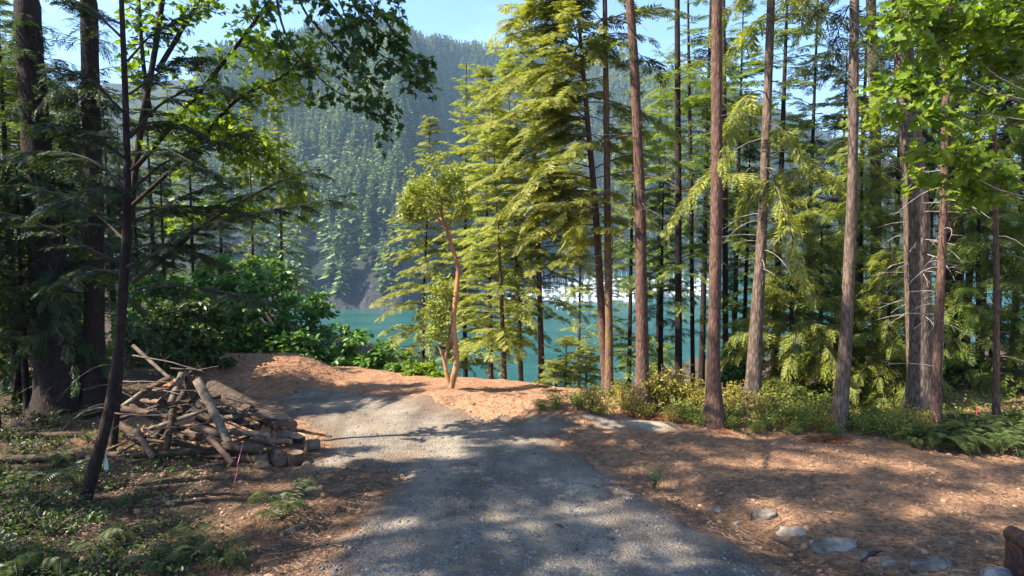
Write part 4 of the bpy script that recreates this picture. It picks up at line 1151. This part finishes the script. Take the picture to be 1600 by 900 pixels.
rng = np.random.default_rng(640)
for i in range(14):
    u_ = rng.uniform(0, 1); px = 205 + 215 * u_; py = rng.uniform(618 + abs(px - 300) * .25, 700)
    Yc = 15.5 - (py - 600) * .009; an = rng.uniform(-.7, .7); L = rng.uniform(22, 55); w_ = rng.uniform(5, 11)
    a_ = at(px - L * math.cos(an), min(py - L * math.sin(an) * .8, 706), Yc + rng.uniform(-.3, .5)); b_ = at(px + L * math.cos(an), min(py + L * math.sin(an) * .8, 708), Yc - rng.uniform(-.3, .5))
    r = w_ / 2 * Yc / F
    log_mb(a_, b_, r, r * .8, 1000 + i, 10, ['log', 'log', 'log_pale'][i % 3], 'cut_dark', 'log', 'weathered brown log in the shadowy jumble of the pile', 'log', 'jumbled logs in the heart of the pile')


def wood_round(px, py, r_px, L, axis, lab, bark='log', cut='cut', up=0):
    g = gp(px, py); r = r_px * g[1] / F; ax = nrm(np.array(axis, float)); z = gz(g[0], g[1]) + up
    if abs(ax[2]) > .7: P0 = np.array([g[0], g[1], z - .02]); P1 = P0 + ax * L
    else:
        c = np.array([g[0], g[1], z + r * .92]); P0 = c - ax * L / 2; P1 = c + ax * L / 2
    log_mb(P0, P1, r, r * .97, int(px * 7 + py), 18, bark, cut, 'wood_round', lab, 'log', 'cut rounds in front of the log pile')


wood_round(461, 727, 13, .3, (.05, 0, 1), 'stout cut round standing on end nearest the road')
wood_round(434, 724, 11.5, .4, (-.55, .8, 0), 'dark cut round lying with its face toward the camera', cut='cut_dark')
wood_round(466, 692, 12, .09, (.05, -.15, 1), 'thin pale disc of wood lying flat on the rounds', up=.1)
wood_round(488, 704, 9, .3, (.8, .55, 0), 'pale cut round lying on its side at the gravel edge', bark='log_pale')
wood_round(446, 692, 8, .36, (.9, .2, .1), 'short block lying behind the thin pale disc', bark='log_pale', up=.05)
wood_round(452, 672, 10, .35, (-.6, .8, 0), 'dark round lying beside the sawn end of the thickest log', cut='cut_dark')
wood_round(398, 724, 9, .5, (.95, -.2, 0), 'round log piece lying at the foot of the stout log')


def split_block(px, py, w, d_, h, rz, lab):
    g = gp(px, py); s = g[1] / F; c, s_ = math.cos(rz), math.sin(rz)
    W, H = w * s, h * s; n = 8
    prof = [(-.5, 0), (.5, 0), (.42, .55), (.1, 1), (-.3, .85), (-.5, .4)]
    mb = MB(); V = []
    for yy_ in (-d_ / 2, d_ / 2): V += [[x * W, yy_, z * H] for x, z in prof]
    V = np.array(V) @ np.array([[c, s_, 0], [-s_, c, 0], [0, 0, 1]]); k = len(prof)
    mb.add(V, [[i, (i + 1) % k, k + (i + 1) % k, k + i] for i in range(k)], 0); mb.add(V[:k], [list(range(k))[::-1]], 0); mb.add(V[k:], [list(range(k))], 0)
    o = link('firewood_block', mb.mesh('firewood_block', [M['cut']]), None, (g[0], g[1], gz(g[0], g[1]) - .02)); tag(o, lab, 'firewood', 'split firewood in front of the log pile')


split_block(411, 726, 25, .25, 12, .1, 'pale split block with a flat face left of the dark cut round')
split_block(479, 726, 14, .2, 7, .4, 'small pale wood chip block right of the standing round')
split_block(423, 704, 12, .2, 14, .3, 'pale upright split block behind the dark cut round')
# fallen logs on the forest floor
for i, (a, b_, w, bark, lab) in enumerate([((20, 684), (132, 682), 11, 'log', 'fallen log lying level in the left undergrowth above the darker one'), ((-30, 722), (122, 718), 13, 'log', 'dark fallen log lying level at the left edge below the other'),
                                           ((440, 838), (474, 822), 9, 'log_pale', 'short mossy pale log beside the lone fern at the road edge'), ((-20, 548), (62, 545), 14, 'log_red', 'fallen log lit by the sun far back at the left edge')]):
    if i < 3: A_, B_ = gp(*a), gp(*b_)
    else: A_, B_ = at(a[0], a[1], 24), at(b_[0], b_[1], 24.5); A_[2] = gz(A_[0], A_[1]); B_[2] = gz(B_[0], B_[1])
    r = w / 2 * A_[1] / F
    log_mb(A_ + [0, 0, r * .6], B_ + [0, 0, r * .6], r, r * .9, 960 + i, 14, bark, 'cut', 'fallen_log', lab, 'log')
# sticks on the pile
for i, (pts, Ys, lab) in enumerate([([(203, 555), (245, 561), (285, 570), (345, 590)], [15.6, 15.2], 'bent dark branch lying across the peak of the pile'), ([(262, 575), (310, 578), (345, 572)], [15.3, 15.6], 'thin curved stick on top of the pile'), ([(186, 596), (240, 596), (300, 600)], [15.4, 15.2], 'straight dark stick lying across the left of the pile'),
                                    ([(345, 655), (372, 668), (390, 676)], [14.5, 14.3], 'short broken stick below the thickest log')]):
    mb = MB(); Q = limb(mb, pts, Ys, .022, .007, 6)
    for k in range(4, len(Q) - 1, 4): mb.tube([Q[k], Q[k] + rng.normal(0, .18, 3) + [.1, 0, .05]], [.008, .003], 4, 0, False)
    tag(mb.build('stick', M['twig'], None, True, Q[0]), lab, 'stick')
rng = np.random.default_rng(606)
for i in range(34):
    px = rng.uniform(190, 420); py = rng.uniform(600, 700) if px > 250 else rng.uniform(620, 705)
    py = max(py, 600 + abs(px - 300) * .35); Yc = 15.2 - (py - 600) * .008
    an = rng.uniform(-.9, .9); L = rng.uniform(25, 70)
    pts = [(px - L * math.cos(an), py - L * math.sin(an) * .6), (px, py + rng.uniform(-5, 3)), (px + L * math.cos(an), py + L * math.sin(an) * .6)]
    pts = [(a_, min(b_, 712)) for a_, b_ in pts]
    mb = MB(); Q = limb(mb, pts, [Yc + rng.uniform(-.4, .4), Yc + rng.uniform(-.5, .3)], rng.uniform(.012, .035), .006, 6)
    mb.tube([Q[6], Q[6] + rng.normal(0, .2, 3)], [.01, .003], 4, 0, False)
    tag(mb.build('stick', M[['twig', 'log_red', 'twig_dark'][i % 3]], None, True, Q[0]), 'thin branch tangled in among the logs of the log pile', 'stick', 'branches tangled in the log pile')
for i, (a, b_, lab) in enumerate([((866, 822), (884, 832), 'short dark stick lying on the gravel road'), ((1208, 845), (1250, 865), 'dark curved root lying between the pale stones'), ((1345, 880), (1378, 862), 'dark stick propped on the pale stones'), ((1030, 660), (1060, 672), 'broken stick lying on the pale gravel pad')]):
    A_, B_ = gp(*a), gp(*b_); mb = MB(); mid = (A_ + B_) / 2 + [0, 0, .06]
    mb.tube([A_ + [0, 0, .02], mid, B_ + [0, 0, .02]], [.022, .03, .014], 6); tag(mb.build('stick', M['twig_dark'], None, True, A_), lab, 'stick')


# ------------------------------------------------------------------ stones
def icosphere(sub=3):
    import bmesh
    bm = bmesh.new(); bmesh.ops.create_icosphere(bm, subdivisions=sub, radius=1)
    V = np.array([v.co[:] for v in bm.verts]); Fa = np.array([[v.index for v in f.verts] for f in bm.faces]); bm.free(); return V, Fa


ICO3, ICO1, ICO4 = icosphere(3), icosphere(1), icosphere(4)


def stone(px, py, sx, sy, sz, seed, lab, mat='rock', rz=0., sink=.72):
    g = gp(px, py); V, Fa = ICO4; V = V.copy()
    n = fbm(V[:, 0] * 1.2 + seed, V[:, 1] * 1.2 + V[:, 2] * .9, seed, 4)
    n2 = fbm(V[:, 0] * 4 + seed, V[:, 2] * 4 + V[:, 1] * 2, seed + 3, 3)
    V = np.sign(V) * np.abs(V) ** .8
    V = V * (1 + .4 * n + .12 * n2)[:, None] * np.array([sx, sy, sz]) * .85
    gg = np.random.default_rng(seed)
    for k in range(11):
        nn = nrm(gg.normal(0, 1, 3)) ; lim = gg.uniform(.55, .85); dd = (V / [sx, sy, sz]) @ nn
        V = V - np.maximum(0, dd - lim)[:, None] * nn * np.array([sx, sy, sz])
    c, s = math.cos(rz), math.sin(rz); V = V @ np.array([[c, s, 0], [-s, c, 0], [0, 0, 1]])
    mb = MB(); mb.add(V, Fa); o = mb.build('boulder', M[mat], None, True); o.location = (g[0], g[1], gz(g[0], g[1]) + sz * (1 - 2 * sink) * .5)
    tag(o, lab, 'stone', 'stones edging the clearing')


ROW = [(1121, 797, .17, .12, .09, 'small pale stone at the near end of the stone row by the road'), (1196, 806, .3, .2, .15, 'rounded pale stone with a dark hollow under its right side'), (1243, 832, .28, .2, .14, 'low rounded stone between the hollow one and the long flat one'),
       (1300, 855, .46, .24, .17, 'long flat pale stone in the middle of the stone row'), (1352, 872, .16, .14, .1, 'small cracked stone beside the propped stick'), (1385, 880, .2, .16, .12, 'cracked grey stone right of the propped stick'),
       (1462, 886, .42, .22, .13, 'broad low pale stone in the bottom right part of the row'), (1562, 905, .44, .3, .28, 'largest dark grey boulder in front of the rusty post'), (1152, 818, .1, .08, .06, 'fist sized stone just left of the hollow one')]
for i, (px, py, a, b_, c, lab) in enumerate(ROW): stone(px, py, a, b_, c, 40 + i, lab, 'rock_dark' if i == 7 else 'rock', -.35 + .1 * i)
stone(720, 703, .12, .1, .09, 71, 'single dark stone sitting in the middle of the gravel road', 'rock_dark')

# ------------------------------------------------------------------ rusty post
g = gp(1597, 906); s = g[1] / F; g[2] = gz(g[0], g[1])
root = empty('gate_post', g, 'rusty iron post with a bolted pipe hinge at the bottom right corner', 'post')
w = 36 * s; H = at(1597, 850, g[1])[2] - g[2]
mb = MB(); mb.box([0, 0, H / 2 - .1], [w, w, H + .2]); mb.box([0, 0, H * .3], [w + .02, w + .02, .03])
o = mb.build('post', M['rust'], root); bv = o.modifiers.new('bevel', 'BEVEL'); bv.width = .012; bv.segments = 2
pz = at(1586, 842, g[1])[2] - g[2]; xl = -w / 2 - .01
mb = MB(); mb.tube([[-.05, -w * .55 - .1, pz], [-.05, -w * .55 - .09, pz], [-.05, -w * .4, pz], [-.05, w * .6, pz]], [.085, .11, .112, .11], 20, 0); mb.tube([[.02, -w * .3, pz], [.7, -w * .25, pz - .02]], .075, 16, 0)
mb.build('hinge_pipe', M['rust'], root, True)
mb = MB(); mb.tube([[-.05, -w * .55 - .1, pz], [-.05, -w * .55 - .125, pz]], .06, 20, 0); mb.tube([[-.05, -w * .55 - .125, pz], [-.05, -w * .55 - .155, pz]], .035, 6, 0)
mb.build('bolt', M['bolt'], root, False)

# marker stake and pink tape
g = gp(1525, 678); mb = MB(); mb.box([0, 0, .28], [.035, .02, .66]); mb.add([[-.0175, -.01, .61], [.0175, -.01, .61], [.0175, .01, .61], [-.0175, .01, .61], [0, 0, .66]], [[0, 1, 4], [1, 2, 4], [2, 3, 4], [3, 0, 4]])
o = mb.build('marker_stake', M['stake']); o.location = (g[0], g[1], gz(g[0], g[1])); tag(o, 'red marker stake among the ferns near the thin pole conifer', 'stake')
g = gp(364, 762); mb = MB(); q0 = g + [0, 0, .01]; q1 = at(372, 722, g[1]); q2 = at(380, 690, g[1] + .5)
mb.tube([q0, (q0 + q1) / 2 + [.02, 0, 0], q1, q2], [.006, .007, .006, .005], 5); tag(mb.build('marker_tape', M['ribbon_pink'], None, False, g), 'strand of pink tape hanging in front of the log pile', 'tape')

# ------------------------------------------------------------------ loose ground cover (nobody could count it)
def scatter_xy(n, f, seed):
    g = np.random.default_rng(seed); out = []
    tot = 0
    while tot < n:
        px = g.uniform(-40, 1640, 4 * n); yy_ = 1 / g.uniform(1 / 26, 1 / 8.2, 4 * n); xx = (px - 800) / F * yy_
        k = f(xx, yy_) > g.uniform(0, 1, len(xx)); out.append(np.stack([xx[k], yy_[k]], 1)); tot += k.sum()
    P = np.concatenate(out)[:n]; return np.column_stack([P, G(P[:, 0], P[:, 1])]), g


def flatR(g, N, tilt=.25):
    a = g.uniform(0, 6.28, N); X = np.stack([np.cos(a), np.sin(a), g.normal(0, tilt, N)], 1)
    Z = np.array([0, 0, 1.]) + g.normal(0, tilt, (N, 3)); return frames(X, Z)


on_road = lambda x, y: sstep(-.1, .4, poly_sd(x, y, ROAD))
P, g = scatter_xy(15000, lambda x, y: on_road(x, y) * .9 + .015, 201); P[:, 2] += .035 * on_road(P[:, 0], P[:, 1])
mb = MB(); N = len(P); sz = np.exp(g.normal(math.log(.016), .42, N)); sz = np.minimum(sz, .06)
mb.inst(ICO1[0][:, :] * [1, .8, .6], ICO1[1], P, flatR(g, N, .3), sz, 0, g.uniform(0, 1, N))
M['pebble'] = plain_mat('pebbles', (.11, .105, .1), (.24, .225, .21), 3, .9, 0, use_v=True)
tag(mb.build('loose_gravel', M['pebble']), None, None, None, 'stuff')
off_road = lambda x, y: 1 - sstep(-.3, .2, poly_sd(x, y, ROAD))
# twigs and needle litter
P, g = scatter_xy(14000, lambda x, y: off_road(x, y) * (.25 + .75 * (fbm(x / 1.5, y / 1.5, 91) > 0)) * (y < 22), 202)
mb = MB(); N = len(P)
stickT = (np.array([[-.5, -.02, 0], [-.5, .02, 0], [-.5, 0, .035], [.5, -.015, 0], [.5, .015, 0], [.5, 0, .025]], float), np.array([[0, 1, 4, 3], [1, 2, 5, 4], [2, 0, 3, 5]]))
mb.inst(stickT[0], stickT[1], P + [0, 0, .012], flatR(g, N, .12), np.stack([np.exp(g.normal(math.log(.085), .65, N)), g.uniform(.12, .36, N), g.uniform(.12, .36, N)], 1), 0, g.uniform(0, 1, N))
M['litter'] = plain_mat('forest litter', (.13, .08, .05), (.34, .22, .14), 2.5, .95, 0, use_v=True)
tag(mb.build('twig_litter', M['litter']), None, None, None, 'stuff')
# clods and chips of soil
P, g = scatter_xy(7000, lambda x, y: off_road(x, y) * (y < 23) * (.4 + .6 * (y > 12)), 203)
mb = MB(); N = len(P); sz = np.minimum(np.exp(g.normal(math.log(.02), .55, N)), .09)
mb.inst(ICO1[0] * [1, .8, .55], ICO1[1], P, flatR(g, N, .3), sz, 0, g.uniform(0, 1, N))
M['clod'] = plain_mat('soil clods', (.2, .11, .065), (.4, .24, .15), 2, .95, 0, use_v=True)
tag(mb.build('soil_crumbs', M['clod']), None, None, None, 'stuff')
# small leafy ground cover on the left and under the right shrubs
P, g = scatter_xy(3600, lambda x, y: np.clip(sstep(-3.4, -6.5, x + .22 * (y - 10)) * (y < 19) * (fbm(x / .9, y / .9, 95) > -.08) * (.3 + .7 * ((x < -6.5) | (y < 11))), 0, 1) * off_road(x, y), 204)
mb = MB(); scatter_leaves(mb, P + [0, 0, .05] + np.abs(g.normal(0, .07, (len(P), 3))) * [0, 0, 1], .09, g, LEAF4, .7)
tag(mb.build('ground_cover', M['under_leaf']), None, None, None, 'stuff')
P, g = scatter_xy(9000, lambda x, y: sstep(16.2, 17.2, y + .3 * fbm(x / .6, y / .6, 97) - .12 * np.maximum(0, 6 - x)) * sstep(22, 20, y) * (x > 1.8) * (poly_sd(x, y, PAD) < -.15), 205)
mb = MB(); scatter_leaves(mb, P + np.abs(g.normal(0, .16, (len(P), 3))) * [0, 0, 1], .085, g, LEAF4, .6)
tag(mb.build('low_plants', M['shrub_green']), None, None, None, 'stuff')
# dry straw on the dug bank
P, g = scatter_xy(2600, lambda x, y: (bank(x, y) > .06) * 1.0, 206)
mb = MB(); N = len(P)
mb.inst(stickT[0], stickT[1], P + [0, 0, .01], flatR(g, N, .3), np.stack([g.uniform(.1, .3, N), g.uniform(.2, .4, N), g.uniform(.2, .4, N)], 1), 0, g.uniform(.4, 1, N))
tag(mb.build('dry_straw', M['clod']), None, None, None, 'stuff')

# ------------------------------------------------------------------ hillside forest
def far_tree(seed, tiers=11, bl=10, rad=.19, pw=.85, bushy=False):
    g = np.random.default_rng(seed); V = []; up = np.array([0, 0, 1.])
    for k in range(tiers):
        u = (k + .3) / tiers; z = .08 + .9 * u; r = rad * ((1 - u) ** pw) + .02
        if bushy: r = rad * math.sqrt(max(.05, 1 - (2 * u - .9) ** 2)); z = .15 + .75 * u
        for j in range(bl):
            a = g.uniform(0, 6.28); rr = r * g.uniform(.65, 1.3)
            d = np.array([math.cos(a), math.sin(a), g.uniform(-.55, -.1) if not bushy else g.uniform(-.6, .6)])
            V += blade(np.array([d[0], d[1], 0]) * rr * .15 + [0, 0, z + g.uniform(-.035, .05)], d, rr, .045 + .3 * rr, nrm(up + g.normal(0, .45, 3)))
    for j in range(3): V += blade([0, 0, .86], [g.normal(0, .1), g.normal(0, .1), 1], .14, .03, np.array([math.cos(j), math.sin(j), 0]))
    V += blade([0, 0, -.05], [0, 0, 1], .95, .02, np.array([0, 1., 0]))
    V = np.array(V); return V, np.arange(len(V)).reshape(-1, 4)


FT = [far_tree(1), far_tree(2, 12, 9, .16), far_tree(3, 10, 10, .22, 1.0), far_tree(4, 7, 12, .3, bushy=True)]
g = np.random.default_rng(300)
n = 21000
a = g.uniform(320, 1330, n); t = g.uniform(0, 1, n) ** .8; sh = shore(a); rd = 1000 + 150 * sstep(700, 1000, a)
y = sh + 2 + t * (rd + 60 - sh); x = (a - 800) / F * y
w = y / 1150
keep = g.uniform(0, 1, n) < w
dens = fbm(x / 45, y / 45, 310)
keep &= dens > -.42
cliff = (y - sh < 40) & (a > 440) & (a < 640); keep &= ~(cliff & (g.uniform(0, 1, n) < .12))
a, y, x = a[keep], y[keep], x[keep]
z = HILL(a, y); ok = z > WATER + .8; a, y, x, z = a[ok], y[ok], x[ok], z[ok]; sh = shore(a)
h = g.uniform(19, 34, len(a)) * (.8 + .4 * (fbm(x / 80, y / 80, 320) + .5)); kind = g.choice(4, len(a), p=[.36, .3, .24, .1]); h = np.where(kind == 3, h * .6, h)
size = h / y; vis = (a > 400) & (a < 900)
order = np.argsort(-np.where(vis, size, 0)); single = np.zeros(len(a), bool); single[order[:240]] = True
val = np.clip(.5 - .22 * (y - sh < 70) + .9 * fbm(x / 60, y / 60, 330) + g.normal(0, .16, len(a)), 0, 1)  # trees near the shore toned darker, the weaker light there put into their colour
FM = []
for k in range(4):
    mb = MB(); mb.add(FT[k][0], FT[k][1], 0, np.clip(g.normal(.5, .2, len(FT[k][1])), 0, 1)); FM.append(mb.mesh('hillside_tree', [M['far_needles']]))
mb = MB()
for k in range(4):
    m_ = (kind == k) & ~single; N = int(m_.sum()); an = g.uniform(0, 6.28, N)
    Rm = frames(np.stack([np.cos(an), np.sin(an), 0 * an], 1), np.tile([0, 0, 1.], (N, 1)))
    mb.inst(FT[k][0], FT[k][1], np.stack([x[m_], y[m_], z[m_]], 1), Rm, h[m_], 0, val[m_])
tag(mb.build('hillside_forest', M['far_needles']), None, None, None, 'stuff')
for i in np.where(single)[0]:
    o = link('hillside_tree', FM[kind[i]], None, (x[i], y[i], z[i] - .3)); o.scale = (h[i],) * 3; o.rotation_euler.z = g.uniform(0, 6.28)
    tag(o, 'hazy blue green tree on the lower slope of the wooded hill across the bay', 'tree', 'nearest trees on the hill across the bay')

# ------------------------------------------------------------------ marina
def boat_meshes(L, Bm, sail, seed):
    n = 9; t = np.linspace(0, 1, n); hw = Bm / 2 * np.where(t < .5, .92 + .08 * np.sin(t * math.pi), np.cos((t - .5) * math.pi) ** .6 + 1e-3)
    hw[-1] = .03; sheer = .9 + .5 * t ** 2
    V = []
    for i in range(n):
        xx = (t[i] - .5) * L
        V += [[xx, -hw[i], sheer[i]], [xx, -hw[i] * .8, .1], [xx, 0, -.3], [xx, hw[i] * .8, .1], [xx, hw[i], sheer[i]]]
    mb = MB(); V = np.array(V); f = []
    for i in range(n - 1):
        for j in range(5): f.append([i * 5 + j, i * 5 + (j + 1) % 5, (i + 1) * 5 + (j + 1) % 5, (i + 1) * 5 + j])
    mb.add(V, f, 0); mb.add(V[:5], [[4, 3, 2, 1, 0]], 0)
    cb = MB(); ch = 1.6 if not sail else .6; cw = Bm * .66; x0, x1 = -.22 * L, .16 * L
    prof = [(x0, 1.0), (x1 + .12 * L, 1.05), (x1, 1.0 + ch), (x0, 1.0 + ch * 1.05)]
    W = np.array([[p_[0], s * cw / 2 * (1 if k < 2 else .85), p_[1]] for s in (-1, 1) for k, p_ in enumerate(prof)])
    cb.add(W, [[0, 1, 2, 3], [7, 6, 5, 4], [0, 4, 5, 1], [1, 5, 6, 2], [2, 6, 7, 3], [3, 7, 4, 0]], 0)
    wn = MB()
    for s in (-1, 1): wn.box([(x0 + x1) / 2, s * cw * .475, 1.0 + ch * .6], [L * .3, .05, ch * .3])
    wn.box([x1 + .055 * L, 0, 1.0 + ch * .6], [.05, cw * .7, ch * .28])
    out = [('hull', mb.mesh('hull', [M['boat_white']])), ('cabin', cb.mesh('cabin', [M['boat_white']])), ('window', wn.mesh('window', [M['boat_glass']]))]
    if sail:
        ms = MB(); ms.tube([[.05 * L, 0, 1.0], [.05 * L, 0, 1.3 * L]], [.11, .07], 6)
        bm_ = MB(); bm_.tube([[.05 * L, 0, 2.3], [-.32 * L, 0, 2.3]], [.16, .12], 6)
        out += [('mast', ms.mesh('mast', [M['mast']])), ('boom', bm_.mesh('boom', [M['boat_blue']]))]
    return out


BM = {'motorboat': [boat_meshes(8.5, 3.1, False, 1), boat_meshes(11, 3.7, False, 2)], 'sailboat': [boat_meshes(9, 3, True, 3), boat_meshes(11, 3.3, True, 4)]}
g = np.random.default_rng(400)


def put_boat(kind, x, y, rz, lab, grp):
    me = BM[kind][g.integers(0, 2)]; root = empty(kind, (x, y, WATER), lab, 'boat', grp); root.rotation_euler.z = rz
    for nm, m_ in me: link(nm, m_, root)


for i, dd in enumerate([432, 474, 520, 572, 632]):
    a0, a1 = (720, 1112) if i else (735, 1000)
    xa, xb = (a0 - 800) / F * dd, (a1 - 800) / F * dd
    mb = MB(); mb.box([0, 0, .35], [xb - xa, 2.4, .5])
    for px_ in np.arange(xa + 6, xb - 4, 14): mb.tube([[px_ - (xa + xb) / 2, 1.35, -2], [px_ - (xa + xb) / 2, 1.35, 2.2]], .16, 6)
    o = mb.build('floating_dock', M['dock']); o.location = ((xa + xb) / 2, dd, WATER)
    tag(o, 'long grey floating dock lined with white boats, ' + ['nearest', 'second nearest', 'middle', 'second farthest', 'farthest'][i] + ' of the marina rows', 'dock', 'floating docks of the marina')
    for s in (-1, 1):
        xx = xa + 3
        while xx < xb - 2:
            if g.uniform() < .8:
                kd = 'sailboat' if g.uniform() < (.3 + .1 * i) else 'motorboat'
                put_boat(kd, xx, dd + s * g.uniform(6.4, 7.4), s * math.pi / 2 * g.choice([1, -1]) + g.normal(0, .04), {'motorboat': 'white motorboat moored in a row at the marina across the water', 'sailboat': 'white sailboat with a bare mast moored at the marina across the water'}[kd],
                         {'motorboat': 'motorboats at the marina', 'sailboat': 'sailboats at the marina'}[kd])
            xx += g.uniform(3.9, 6.0) * (1 + .12 * i)
put_boat('motorboat', *at(882, 481, 385)[:2], .1, 'lone white boat lying off the marina in open water, nearest to the wood', None)
put_boat('motorboat', *at(752, 460, 410)[:2], 0, 'lone white boat seen through the pale conifers beside the arbutus', None)
put_boat('sailboat', *at(1092, 440, 560)[:2], .3, 'sailboat with a tall tilted mast at the far right of the marina', None)

# ------------------------------------------------------------------ light, haze, sky, camera
def box_volume():
    mb = MB(); x0, x1, y0, y1, z0, z1 = -1300, 1500, -320, 2260, -60, 420
    V = np.array([[x0, y0, z0], [x1, y0, z0], [x1, y1, z0], [x0, y1, z0], [x0, y0, z1], [x1, y0, z1], [x1, y1, z1], [x0, y1, z1]], float)
    mb.add(V, [[3, 2, 1, 0], [4, 5, 6, 7], [0, 1, 5, 4], [1, 2, 6, 5], [2, 3, 7, 6], [3, 0, 4, 7]])
    m, nt, out = newmat('haze'); v = nt.nodes.new('ShaderNodeVolumePrincipled')
    v.inputs['Color'].default_value = (.5, .74, .96, 1); v.inputs['Density'].default_value = .0002; v.inputs['Anisotropy'].default_value = .2
    nt.links.new(v.outputs[0], out.inputs['Volume']); o = mb.build('haze', m); o['kind'] = 'stuff'


box_volume()
w = bpy.data.worlds.new('World'); scene.world = w; w.use_nodes = True
nt = w.node_tree; bg = nt.nodes['Background']
sky = nt.nodes.new('ShaderNodeTexSky'); sky.sky_type = 'NISHITA'; sky.sun_disc = False
sky.sun_elevation = R(SUN_EL); sky.sun_rotation = R(90 - SUN_AZ); sky.air_density = 1.0; sky.dust_density = .6; sky.ozone_density = 3
# thin high cloud
tc = nt.nodes.new('ShaderNodeTexCoord'); mp = nt.nodes.new('ShaderNodeMapping'); mp.inputs['Scale'].default_value = (1.5, 1.5, 5)
nt.links.new(tc.outputs['Generated'], mp.inputs[0])
cl = ramp(nt, [(.55, (0, 0, 0)), (.85, (.3, .3, .3))], noise(nt, 1.6, 6, mp.outputs[0], .6))
mix = mixc(nt, mixc(nt, sky.outputs[0], (.76, .88, 1.06), 1.0, 'MULTIPLY'), (6.5, 7.4, 8.4), cl)
nt.links.new(mix, bg.inputs['Color']); bg.inputs['Strength'].default_value = .1

sd = bpy.data.lights.new('sun', 'SUN'); sd.energy = 5; sd.angle = R(.53); sd.color = (1, .93, .82)
so = bpy.data.objects.new('sun', sd); COL.objects.link(so)
from mathutils import Vector
dirv = Vector((math.cos(R(SUN_AZ)) * math.cos(R(SUN_EL)), math.sin(R(SUN_AZ)) * math.cos(R(SUN_EL)), math.sin(R(SUN_EL))))
so.rotation_euler = dirv.to_track_quat('Z', 'Y').to_euler(); so.location = (-30, 10, 40)

cd = bpy.data.cameras.new('camera'); cam = bpy.data.objects.new('camera', cd); COL.objects.link(cam)
cam.location = (0, 0, CAM_Z); cam.rotation_euler = (math.pi / 2 - PITCH, 0, 0)
cd.sensor_width = 36; cd.lens = 36 * F / 1600; cd.clip_start = .1; cd.clip_end = 9000
scene.camera = cam

scene.render.engine = 'CYCLES'
c = scene.cycles
print("POLYS", sum(len(m.polygons) for m in bpy.data.meshes))
print('POLYS', sum(len(m.polygons) for m in bpy.data.meshes), len(a))
c.use_denoising = True
c.max_bounces = 6; c.diffuse_bounces = 3; c.glossy_bounces = 2; c.transmission_bounces = 3; c.volume_bounces = 0; c.transparent_max_bounces = 4
c.caustics_reflective = False; c.caustics_refractive = False
c.sample_clamp_indirect = 6
scene.view_settings.view_transform = 'Standard'; scene.view_settings.look = 'None'
scene.view_settings.exposure = 1.85; scene.view_settings.gamma = 1
